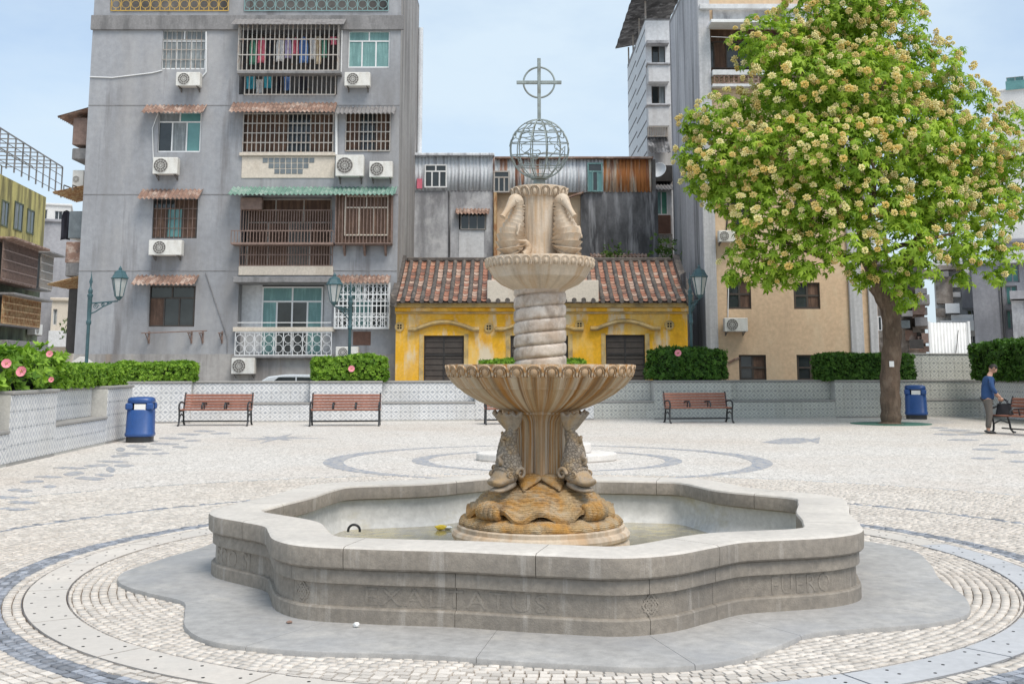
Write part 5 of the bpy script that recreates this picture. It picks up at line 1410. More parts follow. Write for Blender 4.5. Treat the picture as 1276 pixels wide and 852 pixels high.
# lower clutter: teal-framed window bay, dish, boxes
slab(E_, (812,236,838,330), -1.2, -.001, 'whitewall', 'lower_bay'); window(E_, (816,238,832,268), 'white', ['curtain_teal', 'cl_gn'], 0, 1, 2, d=-1.24)
slab(E_, (818,268,836,292), -1.5, -1.22, 'brownwood', 'window_box'); awning(E_, (808,226,838,236), 1.6, 'awn_grey'); cage(E_, (819,292,838,330), 1.6, 5, 6, 'bars')
slab(E_, (808,206,838,226), -.8, -.001, 'shutter', 'shade_slab')  # dark slab behind the dish, shade put into its colour
u, z = E_.uz(822, 214, -1.5); dsh = MB().lathe([(.02,0),(.2,.03),(.33,.10),(.40,.18),(.385,.19),(.3,.10),(.02,.03)], 24)
o = dsh.build('satellite_dish', MT['white'], E_.root, smooth=40); o.location = (u, -1.5, z); o.rotation_euler = (R(70), 0, R(-30))
# ------------------------------------------------------------------ far buildings, left alley
def side_facade(name, label, x_near, x_far, Yn, Yf, zt_px, zt_x):
    pass
# olive and yellow block receding on the left
A0 = Vector((-31.8 + 18*.114, 75 - 18)); A1 = Vector((-31.8, 75))
angA = math.atan2(A1.y - A0.y, A1.x - A0.x)
Fa = Facade('olive_building', 'olive and yellow block with caged balconies and a wire roof cage beyond the hedge', 'building', (A0.x, A0.y), angA)
LA = (A1 - A0).length
zr_ = Fa.uz(30, 232)[1]; zy = Fa.uz(30, 305)[1]
MB().box(0, LA, .02, 8, 0, zy).build('wall', MT['oliveg'], Fa.root); MB().box(0, LA, 0, 8, zy+.002, zr_).build('upper_wall', MT['yellowg'], Fa.root)
cage(Fa, (-60,140,54,208), .02, 26, 5, 'shutter', 'roof_cage', t=.03, sides=False)
u0, u1, z0, z1 = Fa.rect(-40, 180, 54, 215)
z0c, z1c = zr_, Fa.uz(54, 205)[1]
m = MB()
for k in range(13):
    x = LA - k*1.4
    if x < 0: break
    m.box(x-.04, x+.04, -1.0, -.92, z0c, z1c); m.box(x-.04, x+.04, 3.0, 3.08, z0c, z1c); m.box(x-.03, x+.03, -.92, 3.0, z1c-.06, z1c)
for y in (-1.0, 1, 3.0):
    m.box(0, LA, y, y+.06, z1c, z1c+.06)
for z in np.linspace(z0c+.3, z1c, 4): m.box(0, LA, -1.0, -.96, z-.03, z)
[o_ for o_ in list(Fa.root.children) if o_.name.startswith('roof_cage')] and [bpy.data.objects.remove(o_) for o_ in list(Fa.root.children) if o_.name.startswith('roof_cage')]
m.build('roof_cage', MT['greyslab'], Fa.root)
def fwin(px0, py0, px1, py1, fr, pn, d=-.02, nb=2):
    r = Fa.rect(px0, py0, px1, py1); window(Fa, r, fr, pn, 0, 1, nb, d=d, px=False, fw=.1)
for r in ((1,250,10,283), (17,252,28,288), (33,261,42,292)): fwin(*r, 'oliveg', ['curtain', 'glass'])
# balconies (boxes with grilles) floor by floor
def boxed(px0, py0, px1, py1, out, mt, gm, roofm):
    u0, u1, z0, z1 = Fa.rect(px0, py0, px1, py1)
    b = MB().box(u0, u1, -out, -.001, z0-.12, z0).build('balcony', MT[roofm], Fa.root)
    MB().box(u0+.1, u1-.1, -.3, -.02, z0, z1).build('room_shade_box', MT['shutter'], b)  # dark box, the balcony's inner shade put into its colour
    g = MB(); n = int((u1-u0)/.22)
    for k in range(n+1):
        x = u0 + (u1-u0)*k/n; g.box(x-.03, x+.03, -out-.03, -out+.03, z0, z1)
    for k in range(5): z = z0 + (z1-z0)*k/4; g.box(u0, u1, -out-.035, -out+.035, z-.04, z+.04)
    g.build('grille', MT[gm], b)
    MB().cbox(u0-.2, u1+.2, -out-.7, -.001, z1+.02, z1+.16, .03).build('balcony_roof', MT[roofm], b)
boxed(-20,305,26,352,1.0,'oliveg','brownmetal','awn_brown'); boxed(30,318,46,360,1.0,'oliveg','bars','greyslab'); boxed(-20,372,30,405,1.0,'oliveg','awn_orange','awn_grey')
awnA = Fa.rect(-20, 425, 27, 432); MB().cbox(awnA[0], awnA[1], -1.3, -.001, awnA[2], awnA[3], .03).build('shop_hood', MT['awn_grey'], Fa.root)
boxed(-20,436,20,458,.2,'oliveg','shutter','greyslab')
ua = Fa.rect(45, 404, 55, 420); 
ac_unit(Fa, (44,404,53,418), 'twin outdoor air conditioner on the olive wall above the pink hibiscus', out=.5)
def far_block(name, label, px0, px1, pytop, Y, mt, wins=(), depth=10, trim=None, wm='glass', fm='whitewall'):
    xc = at((px0+px1)/2, 400, Y).x
    F = Facade(name, label, 'building', (xc, Y), -math.atan2(xc, Y) * (1.0 if xc > 0 else .9))
    u0, u1, _, z1 = F.rect(px0, pytop, px1, 470)
    F.root.location.z = 0
    hl = [(*F.rect(*w_[:4]), .3) for w_ in wins]
    m = MB(); holes_wall(m, u0, u1, 0, z1, hl); m.build('wall', MT[mt], F.root)
    MB().box(u0+.01, u1-.01, .31, depth, 0, z1-.01).build('wall_core', MT[mt], F.root)
    MB().cbox(u0-.15, u1+.15, -.2, depth, z1, z1+.25, .05).build('roof_edge', MT[trim or mt], F.root)
    for w_ in wins: window(F, w_[:4], fm, wm, 0, 1, w_[4] if len(w_) > 4 else 2, d=.2, fw=.07)
    return F
Ft = far_block('concrete_block', 'plain grey concrete block seen between the olive and grey buildings', 44, 96, 277, 92, 'fargrey')
Fd = far_block('domed_house', 'distant pale house with arched windows in the alley gap', 46, 82, 256, 130, 'farpale', [(52,261,59,274,1), (68,263,78,274,2)])
Fp = far_block('pink_house', 'distant pale pink house front low in the alley gap', 62, 92, 375, 86, 'cream_wall', [(66,385,71,405,1), (68,412,75,420,1)], wm='curtain')
slab(Fp, (60,412,94,432), -1.2, -.01, 'whitewall', 'balcony')
# shrub growing out of the end of the grey block
# ------------------------------------------------------------------ far buildings on the right
def rnd_wins(px0, px1, py0, py1, nx, ny, fx=.55, fy=.5):
    out = []
    for j in range(ny):
        for i in range(nx):
            cx = px0 + (px1-px0)*(i+.5)/nx; cy = py0 + (py1-py0)*(j+.5)/ny
            w_ = (px1-px0)/nx*fx/2; h = (py1-py0)/ny*fy/2; out.append((cx-w_, cy-h, cx+w_, cy+h))
    return out
# jumbled brown tenement behind the trunk
Fm = far_block('old_tenement', 'jumbled brown tenement with stacked balconies behind the tree trunk', 1092, 1152, 330, 62, 'farmess', [(1098,340,1106,356), (1100,372,1108,388)], wm='shutter', fm='awn_brown')
for k in range(26):
    x = 1118 + rng.uniform(0, 32); y = 335 + k*4.0; w_ = rng.uniform(8, 20); h = rng.uniform(5, 13)
    slab(Fm, (x, y, x+w_, y+h), -rng.uniform(.4, 2.2), -.01 - .002*k, rng.choice(['farmess', 'awn_brown', 'greyslab', 'awn_grey', 'brownmetal', 'glassblock', 'shutter']), 'balcony_box')
window(Fm, (1090,394,1099,412), 'white', 'glass', 0, 1, 2, d=-.05)
Fn = far_block('grey_block', 'pale grey block with stacked boxed balconies beyond the white fence', 1166, 1220, 312, 85, 'farpale', [(1183,322,1196,333), (1198,318,1212,330), (1205,386,1217,396), (1195,418,1206,432), (1208,418,1216,432)])
for (x0, y0, x1, y1, out, mt) in ((1166,345,1187,378,1.5,'farmess'), (1164,338,1182,345,2,'awn_grey'), (1178,378,1196,390,1.8,'white'), (1185,392,1213,399,1.2,'white'), (1172,399,1214,412,1.6,'farpale'), (1168,330,1200,336,1.5,'farmess'), (1190,436,1216,441,1,'farpale'), (1198,345,1212,384,.3,'fargrey'), (1186,352,1197,358,.6,'white'), (1186,364,1197,370,.6,'white'), (1166,384,1178,394,1.4,'farmess'), (1180,410,1192,416,.8,'fargrey'), (1200,398,1214,404,.9,'glassblock'), (1216,338,1219,440,.2,'fargrey')):
    slab(Fn, (x0, y0, x1, y1), -out, -.01, mt, 'balcony_box')
Fk = far_block('mouldy_wall_building', 'blank dark streaked concrete building beside the slim grey tower', 1214, 1250, 330, 78, 'fargrey')
Fo = far_block('slim_grey_tower', 'slim grey glazed tower with vertical fins at the right edge', 1245, 1300, 302, 66, 'fargrey', [(1253,330,1270,352), (1253,356,1268,380), (1254,386,1266,410)], wm='glass_teal', fm='fargrey')
slab(Fo, (1252,312,1300,327), -.5, -.01, 'farpale', 'parapet'); slab(Fo, (1258,362,1300,372), -4, -.01, 'fargrey', 'ledge')
for x in (1247, 1250): slab(Fo, (x, 330, x+1.2, 440), -.3, -.01, 'greyslab', 'fin')
slab(Fo, (1262,374,1300,440), -3.6, -.012, 'conc_grey', 'lower_block')
Fo2 = far_block('glass_topped_tower', 'distant pale tower with teal glazed top at the right edge', 1249, 1290, 112, 150, 'farpale', [(1254,96,1276,108)], wm='glass_teal')
slab(Fo2, (1253,100,1290,111), -.3, -.01, 'glass_teal', 'glazed_band')
# pale low wall and awning, white corrugated fence
w0 = at(1157, 402, 45); w1 = at(1206, 402, 45)
fn = empty('metal_fence', ((w0.x+w1.x)/2, 45, 0), 0, 'white corrugated metal fence panel behind the tiled wall', 'fence')
wd = (w1.x - w0.x)/2; hh = w0.z
m = MB().grid(lambda u, v: (-wd + 2*wd*u, .03*math.sin(2*math.pi*u*12), hh*v), 120, 2); o = m.build('sheet', MT['white'], fn, smooth=60); md = o.modifiers.new('s', 'SOLIDIFY'); md.thickness = .01
for x in (-wd, wd): MB().cbox(x-.05, x+.05, -.09, -.032, 0, hh+.05, .01).build('post', MT['white'], fn)
MB().tube([(-.1, -.1, .4), (.35, -.1, hh-.3)], .015, 5).build('leaning_rod', MT['iron'], fn)
k0 = at(1216, 424, 47); k1 = at(1262, 424, 47)
kio = empty('market_canopy', ((k0.x+k1.x)/2, 47, 0), 0, 'pale sloping canopy with a yellow panel behind the dark hedge', 'canopy')
wd = (k1.x-k0.x)/2
MB().add([(-wd,-.8,k0.z-.35),(wd,-.8,k0.z-.05),(wd,.8,k0.z+.05),(-wd,.8,k0.z-.2),(-wd,-.8,k0.z-.6),(wd,-.8,k0.z-.35),(wd,.8,k0.z-.3),(-wd,.8,k0.z-.5)], [(0,1,2,3),(7,6,5,4),(0,4,5,1),(1,5,6,2),(2,6,7,3),(3,7,4,0)]).build('canopy_sheet', MT['white'], kio)
MB().box(-wd+.1, -wd+.7, -.5, -.4, 0, k0.z-.61).build('yellow_panel', MT['yellowg'], kio); MB().box(wd-.2, wd-.1, -.5, -.4, 0, k0.z-.38).build('post', MT['white'], kio)

# ------------------------------------------------------------------ foliage templates
def leaf_t(l=1.0, w_=.42, droop=.25):
    V = [(0,0,0),(l*.45,w_/2,-.03),(l*.45,-w_/2,-.03),(l*.45,0,.05),(l,0,-droop)]
    return V, [(0,2,3),(0,3,1),(1,3,4),(3,2,4)]
def spray_t(n, l, w_, droop, up=.15, seed=1):
    g = random.Random(seed); V = []; F = []
    for k in range(n):
        a = 2*math.pi*(k + g.uniform(-.25, .25))/n; s = g.uniform(.75, 1.1); el = g.uniform(-.35, .45) + up
        lv, lf = leaf_t(l*s, w_*s, droop); o = len(V)
        for x, y, z in lv:
            x2, z2 = x*math.cos(el) - z*math.sin(el), x*math.sin(el) + z*math.cos(el)
            V.append((x2*math.cos(a) - y*math.sin(a), x2*math.sin(a) + y*math.cos(a), z2))
        F += [tuple(i + o for i in f) for f in lf]
    return V, F
SP_TREE = spray_t(7, 1.0, .42, .45, -.1); SP_HEDGE = spray_t(5, 1.0, .55, .1, .5)

# ------------------------------------------------------------------ hedges
def flower_pink(p, r, label, group='pink hibiscus blossoms'):
    f = empty('hibiscus_flower', p, 0, label, 'flower', group)
    f.rotation_euler = (R(75), 0, rng.uniform(-.5, .5))
    for k in range(5):
        a = 2*math.pi*k/5
        m = MB().grid(lambda u, v: (r*v*math.cos(a + (u-.5)*1.55*min(1, v*1.6)), r*v*math.sin(a + (u-.5)*1.55*min(1, v*1.6)), .25*r*v*v + .05*r*math.sin(6*u)*v), 6, 5)
        m.build('petal', MT['pink'], f, smooth=70)
    MB().tube([(0,0,0),(0,0,r*.7)], r*.07, 5).build('stamen', MT['flower'], f)
def hedge(name, label, P, Q, depth, z0, z1, mt, leaf=.07, dens=1.0, lump=.08, rnd=.15, seed=1, cat='hedge'):
    """box hedge along P->Q (ground points of its front face), leafy shell over a dark core"""
    d = Vector((Q[0]-P[0], Q[1]-P[1], 0)); Ln = d.length; ang = math.atan2(d.y, d.x); h = z1-z0
    root = empty(name, (P[0], P[1], z0), ang, label, cat, 'hedges on the planter walls')
    g = np.random.default_rng(seed)
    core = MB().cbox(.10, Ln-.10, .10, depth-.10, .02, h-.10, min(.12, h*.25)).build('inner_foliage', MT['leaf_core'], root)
    A = [(Ln*depth, 't'), (Ln*h, 'f'), (Ln*h*.5, 'b'), (depth*h, 'l'), (depth*h, 'r')]; pos = []; nor = []
    for area, k in A:
        n = int(area*dens*520*(.07/leaf)**2)
        u, v = g.uniform(0, 1, n), g.uniform(0, 1, n)
        if k == 't': p = np.stack([u*Ln, v*depth, np.full(n, h)], 1); q = np.tile([0,0,1.], (n, 1))
        if k == 'f': p = np.stack([u*Ln, np.zeros(n), v*h], 1); q = np.tile([0,-1.,.45], (n, 1))
        if k == 'b': p = np.stack([u*Ln, np.full(n, depth), v*h], 1); q = np.tile([0,1.,.4], (n, 1))
        if k == 'l': p = np.stack([np.zeros(n), u*depth, v*h], 1); q = np.tile([-1.,0,.4], (n, 1))
        if k == 'r': p = np.stack([np.full(n, Ln), u*depth, v*h], 1); q = np.tile([1.,0,.4], (n, 1))
        pos.append(p); nor.append(q)
    pos = np.concatenate(pos); nor = np.concatenate(nor).astype(float)
    # round the corners, add lumps and random depth
    c = np.array([Ln/2, depth/2, h*.5]); hs = np.array([Ln/2, depth/2, h*.5])
    rel = (pos-c); e = np.abs(rel)/hs; over = np.clip(e - (1-rnd), 0, 1)/rnd; cnt = (over > 0).sum(1)
    pull = np.where(cnt[:, None] > 1, over*rnd*.32*hs.min(), 0); pos = pos - np.sign(rel)*pull
    lum = lump*(np.sin(pos[:, 0]*3.1+seed)*np.sin(pos[:, 2]*4.3+1.7)+.6*np.sin(pos[:, 0]*7.7+pos[:, 1]*5)*np.cos(pos[:, 2]*6.1))
    pos = pos + nor*(lum + g.uniform(-.11, .05, len(pos)))[:, None]
    pos[:, 2] = np.maximum(pos[:, 2], .02)
    nor += g.normal(0, .45, nor.shape)
    scatter('foliage', *SP_HEDGE, pos, nor, leaf*g.uniform(.7, 1.3, len(pos)), MT[mt], root, seed)
    st = MB()
    for k in range(max(2, int(Ln/.5))):
        x = (k+.5)*Ln/max(2, int(Ln/.5)); st.tube([(x, depth*.4, -.05), (x+.05, depth*.45, h*.5)], .02, 5)
    st.build('stems', MT['bark'], root)
    return root, ang
zw = WALLH
# hibiscus bush on the left wall
def lw(t, off): # point along left wall, offset away from plaza
    d = Vector((QL[0]-PL[0], QL[1]-PL[1])).normalized(); n = Vector((-d.y, d.x)); p = Vector(PL) + d*t + n*off; return (p.x, p.y)
tA = on_line(PL, QL, -60, 500); tB = on_line(PL, QL, 84, 480)
hedge('hibiscus_bush', 'loose leafy hibiscus bush with pink flowers on the left tiled wall', lw(tA, .12), lw(tB+.1, .12), 1.3, zw-.02, at(45, 443, 20).z, 'leaf_hedge', .13, .65, .16, .35, 3, 'bush')
tC = LL
hedge('clipped_hedge', 'low clipped bright green hedge between the hibiscus bush and the lamp post', lw(tB+.2, .2), lw(tC+.3, .2), 1.2, zw-.02, at(120, 457, 25.5).z, 'leaf_hedge', .06, 1.0, .03, .2, 4)
ub_ = lambda px, off: (lambda u: (PB[0] + (QB[0]-PB[0])*u/Vector((QB[0]-PB[0], QB[1]-PB[1])).length - off*.17, PB[1] + (QB[1]-PB[1])*u/Vector((QB[0]-PB[0], QB[1]-PB[1])).length + off*.985))(uB(px))
hedge('clipped_hedge', 'clipped bright green hedge ending at the grey block, behind the first bench', ub_(140, .05), ub_(240, .05), 1.0, zw-.02, at(190, 453, 34).z, 'leaf_hedge', .065, 1.0, .03, .15, 5)
hedge('clipped_hedge', 'small clipped hedge with one pink flower behind a bench and lamp post', ub_(389, .05), ub_(482, .05), .9, zw-.02, at(430, 445, 35).z, 'leaf_hedge', .075, 1.0, .06, .3, 6)
hedge('clipped_hedge', 'low clipped hedge half hidden by the fountain before the yellow house', ub_(602, .05), ub_(730, .05), .9, zw-.02, at(640, 449, 35.5).z, 'leaf_hedge', .065, 1.0, .03, .2, 7)
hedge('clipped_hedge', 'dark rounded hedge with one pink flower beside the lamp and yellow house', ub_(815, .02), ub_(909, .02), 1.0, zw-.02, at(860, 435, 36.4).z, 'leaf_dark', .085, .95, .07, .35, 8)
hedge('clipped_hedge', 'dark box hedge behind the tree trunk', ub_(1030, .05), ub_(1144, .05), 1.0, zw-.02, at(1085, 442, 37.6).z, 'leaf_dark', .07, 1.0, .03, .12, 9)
pa = gnd(1226, 520.5); pb = gnd(1330, 536)
hz1 = at(1250, 428, pa.y).z
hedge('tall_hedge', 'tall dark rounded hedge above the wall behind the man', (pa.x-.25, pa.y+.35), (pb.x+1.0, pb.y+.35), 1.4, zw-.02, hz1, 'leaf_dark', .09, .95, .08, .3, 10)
for (px, py, Y, r, lb) in ((8,453,18.0,.075,'large pink hibiscus blossom high on the bush by the wall end'), (27,463,18.2,.085,'large pink hibiscus blossom low on the bush, below another'), (62,441,20.2,.06,'pale pink hibiscus blossom on top of the bush'), (64,473,20.4,.05,'small pink hibiscus bud at the foot of the bush'),
                       (438,459.5,34.55,.10,'single pink blossom on the small clipped hedge'), (845,440,36.2,.11,'single pink blossom on the dark hedge by the lamp')):
    flower_pink(at(px, py, Y), r, lb)

# ------------------------------------------------------------------ flowering tree
TY = 33.2; tp = gnd(1110, 528); TX = tp.x; TY = tp.y
tree = empty('flowering_tree', (TX, TY, 0), 0, 'large green tree covered in pale yellow flower heads, growing in the plaza', 'tree')
def tl_(px, py, dy=0): v = at(px, py, TY + dy); return Vector((v.x - TX, dy, v.z))
def limb(pts, r0, r1, n=10):
    P = [Vector(p) for p in pts]; out = []
    for i in range(len(P)-1):
        for k in range(5):
            t = k/5; p0 = P[max(i-1,0)]; p1 = P[i]; p2 = P[i+1]; p3 = P[min(i+2,len(P)-1)]
            out.append(.5*((2*p1)+(-p0+p2)*t+(2*p0-5*p1+4*p2-p3)*t*t+(-p0+3*p1-3*p2+p3)*t**3))
    out.append(P[-1]); m = len(out)
    return out, [(r0 + (r1-r0)*i/(m-1))*(1 + .07*math.sin(i*2.1)) for i in range(m)]
tr = MB()
pts, rs = limb([(0,0,-.05), (.02,0,.35), tl_(1109,470), tl_(1112,420), tl_(1108,385), tl_(1092,355,.1)], .30, .26); rs[0] = .42; rs[1] = .36; tr.tube(pts, rs, 14)
tr.build('trunk', MT['bark'], tree, smooth=60)
for (a, r0, r1) in [([tl_(1110,392), tl_(1095,355,.1), tl_(1080,320,.1), tl_(1072,270,.3), tl_(1065,215,.3), tl_(1060,140,.2), tl_(1050,60,0)], .25, .05),
                    ([tl_(1112,392), tl_(1122,350,-.2), tl_(1128,320,-.3), tl_(1160,280,-.6), tl_(1200,255,-.8), tl_(1240,230,-.8)], .17, .04),
                    ([tl_(1078,315,.1), tl_(1050,322,-.3), tl_(1020,318,-.8), tl_(975,300,-1.2), tl_(930,285,-1.4)], .12, .035),
                    ([tl_(1070,262,.3), tl_(1040,225,.2), tl_(1000,190,0), tl_(950,175,-.3), tl_(900,180,-.4)], .12, .03),
                    ([tl_(1068,240,.3), tl_(1100,205,.6), tl_(1140,165,.8), tl_(1190,130,.8)], .12, .03),
                    ([tl_(1062,160,.2), tl_(1020,110,-.4), tl_(980,70,-.8)], .08, .025), ([tl_(1064,180,.3), tl_(1095,120,-.6), tl_(1120,60,-1)], .08, .025),
                    ([tl_(1074,280,.3), tl_(1060,250,1.4), tl_(1030,215,2.4), tl_(1010,180,3)], .11, .03), ([tl_(1085,330,.1), tl_(1110,310,-1.0), tl_(1150,300,-2.0), tl_(1190,290,-2.4)], .1, .03), ([tl_(1075,290,.2), tl_(1085,262,-1.2), tl_(1090,225,-2.4), tl_(1085,190,-3)], .1, .03), ([tl_(1120,345,-.2), tl_(1150,300,1.2), tl_(1190,240,2.2), tl_(1215,200,2.6)], .1, .03)]:
    p, r = limb(a, r0, r1); MB().tube(p, r, 8).build('limb', MT['bark'], tree, smooth=60)
blobs = [(1030,25,62,0),(965,60,52,-.5),(1100,45,62,.2),(1150,95,58,.3),(1195,130,45,0),(1005,105,70,-1),(1075,110,66,-1.6),(905,150,45,-.3),(866,195,26,-.3),(925,200,58,-.9),(985,195,60,-1.6),(1045,190,55,-2.4),(1115,175,66,-1.8),(1185,195,60,-1),(1240,190,40,-.4),(1272,215,38,.2),(880,225,30,-.4),
         (1150,240,55,-1.6),(1215,255,48,-.9),(1255,255,36,0),(1090,255,45,-2.3),(1030,255,42,-2.2),(960,262,48,-1.4),(905,245,30,-.8),(960,312,44,-1.2),(925,318,26,-.9),(1005,318,40,-1.7),(950,345,24,-1.1),(1060,300,40,-2.2),(1120,300,44,-2.4),(1180,298,34,-1.8),(1150,330,26,-2.2),(1115,345,26,-2.0),(1128,372,19,-1.8),(1072,335,20,-1.6),(1205,322,20,-1.5),(1225,300,30,-1.2),(1238,345,14,-1.2),(1200,348,14,-1.4),(1075,350,12,-1.4),
         (1040,120,70,2),(1110,130,70,2.2),(980,150,60,1.8),(1170,180,60,2),(1050,60,60,1.8),(940,210,45,1.6),(1200,240,50,1.8),(1010,220,40,2.6),(1130,260,40,1.6), (868,155,22,-.2),(1262,150,24,.1),(1060,5,45,-.6),(1110,-5,40,.3),(1250,320,24,-1.0),(985,345,18,-1.3),(912,345,14,-1.0)]
g = np.random.default_rng(21); pos = []; nor = []; fpos = []; fnor = []
tocam = Vector((0, 0, CAM_H)) - Vector((TX, TY, 4)); tocam.normalize()
for (bx_, by_, br, bd) in blobs:
    c = tl_(bx_, by_, bd); rr = br*TY/FPX*1.02
    n = int((190 if not (by_ > 285 or bx_ > 1190) else 130)*rr*rr) + 8
    d = g.normal(0, 1, (n, 3)); d /= np.linalg.norm(d, axis=1, keepdims=True)
    rad = rr*(g.uniform(.35, 1.0, n)**.5)*(1 + .22*np.sin(d[:, 0]*5 + bx_)*np.sin(d[:, 2]*6 + by_))
    p = np.array(c)[None] + d*rad[:, None]*np.array([1, .9, .82]); pos.append(p)
    q = d*.7 + np.array([0, -.1, .75]) + g.normal(0, .3, (n, 3)); nor.append(q)
    lower = by_ > 285
    nf = int((30 if not lower else 15)*rr*rr*(1 if bd < 1 else .3))
    d = g.normal(0, 1, (nf*4+1, 3)); d /= np.linalg.norm(d, axis=1, keepdims=True)
    d = d[(d @ np.array(tocam) > -.25) & (d[:, 2] > -.55)][:nf]
    fpos.append(np.array(c)[None] + d*rr*np.array([1, .9, .82])*g.uniform(.93, 1.12, (len(d), 1))); fnor.append(d + np.array([0, -.2, .5]))
pos = np.concatenate(pos); nor = np.concatenate(nor); fpos = np.concatenate(fpos); fnor = np.concatenate(fnor)
scatter('crown', *SP_TREE, pos, nor, g.uniform(.13, .23, len(pos)), MT['leaf_tree'], tree, 5)
# flower heads: spiky little pompoms
fv = []; ff = []
for k in range(26):
    z = 1 - 2*(k+.5)/26; a = k*2.39996; r = math.sqrt(1-z*z); dv = Vector((r*math.cos(a), r*math.sin(a), z))
    if z < -.75: continue
    t1 = dv.orthogonal().normalized(); t2 = dv.cross(t1); o = len(fv); L_ = 1 + .18*math.sin(k*3.7)
    fv += [tuple(dv*.25), tuple(dv*.75*L_ + t1*.26), tuple(dv*.75*L_ - t1*.13 + t2*.22), tuple(dv*.75*L_ - t1*.13 - t2*.22), tuple(dv*L_)]
    ff += [(o, o+1, o+2), (o, o+2, o+3), (o, o+3, o+1), (o+4, o+2, o+1), (o+4, o+3, o+2), (o+4, o+1, o+3)]
vis = np.argsort((fpos @ np.array(tocam)) * -1)
first = vis[:300]; restf = vis[300:]
fms = []
for k in range(5):
    me = bpy.data.meshes.new('flower_head'); me.from_pydata(fv, [], ff); me.materials.append(MT['flower'])
    me.attributes.new('rnd', 'FLOAT', 'FACE').data.foreach_set('value', np.clip(np.random.default_rng(k).normal(k/4, .2, len(ff)), 0, 1).astype(np.float32)); fms.append(me)
for i in first:
    o = link('flower_head', fms[rng.randrange(5)], None, tree); o.location = fpos[i]; o.scale = (rng.uniform(.085, .135),)*3
    o.rotation_euler = Vector(fnor[i]).to_track_quat('Z', 'Y').to_euler()
if len(restf): tag(scatter('flower_heads', fv, ff, fpos[restf], fnor[restf], g.uniform(.085, .13, len(restf)), MT['flower'], tree, 9), kind='stuff')
print('flowers', len(fpos), 'sprays', len(pos))
# tag on the trunk, tree grate
MB().cbox(-.07, .07, -.345, -.335, tl_(1107,457).z, tl_(1107,450).z, .004).build('name_plate', MT['paper'], tree)
gr_ = MB(); ring_sheet(gr_, .45, 1.15, .012, 40, TX, TY); ring_sheet(gr_, .45, 1.15, .004, 40, TX, TY)
go = empty('tree_grate', (TX, TY, 0), 0, 'round green grate set in the paving around the tree', 'grate')
for k in range(12):
    a0, a1 = 30*k+.8, 30*k+29.2; poly = [pol(.42, a0 + (a1-a0)*i/5) for i in range(6)] + [pol(1.15, a1 - (a1-a0)*i/5) for i in range(6)]
    MB().prism(poly, .001, .014).build('grate_segment', MT['grate'], go)
# wild plants on walls
def wild(px, py, Y, n, s, label, hgt=.6):
    c = at(px, py, Y); r = empty('wild_plant', c, 0, label, 'plant'); gg = np.random.default_rng(int(px))
    pp = gg.normal(0, 1, (n, 3))*np.array([hgt*.5, .2, hgt*.45]) + np.array([0, 0, hgt*.4]); q = gg.normal(0, 1, (n, 3)) + np.array([0, -.5, .8])
    scatter('foliage', *SP_HEDGE, pp, q, gg.uniform(.6, 1.2, n)*s, MT['plant'], r, 3)
    MB().tube([(0,0,-.1),(.03,0,hgt*.7)], .015, 5).build('stem', MT['bark'], r)
wild(832, 325, 47.0, 90, .16, 'wild shrub sprouting beside the barred bay above the tiled roof', .7)
wild(765, 328, 47.2, 120, .13, 'scrubby weeds along the ledge above the tiled roof', .6)
wild(95, 415, 42.5, 110, .13, 'bushy weed growing from the end of the grey block', .5)
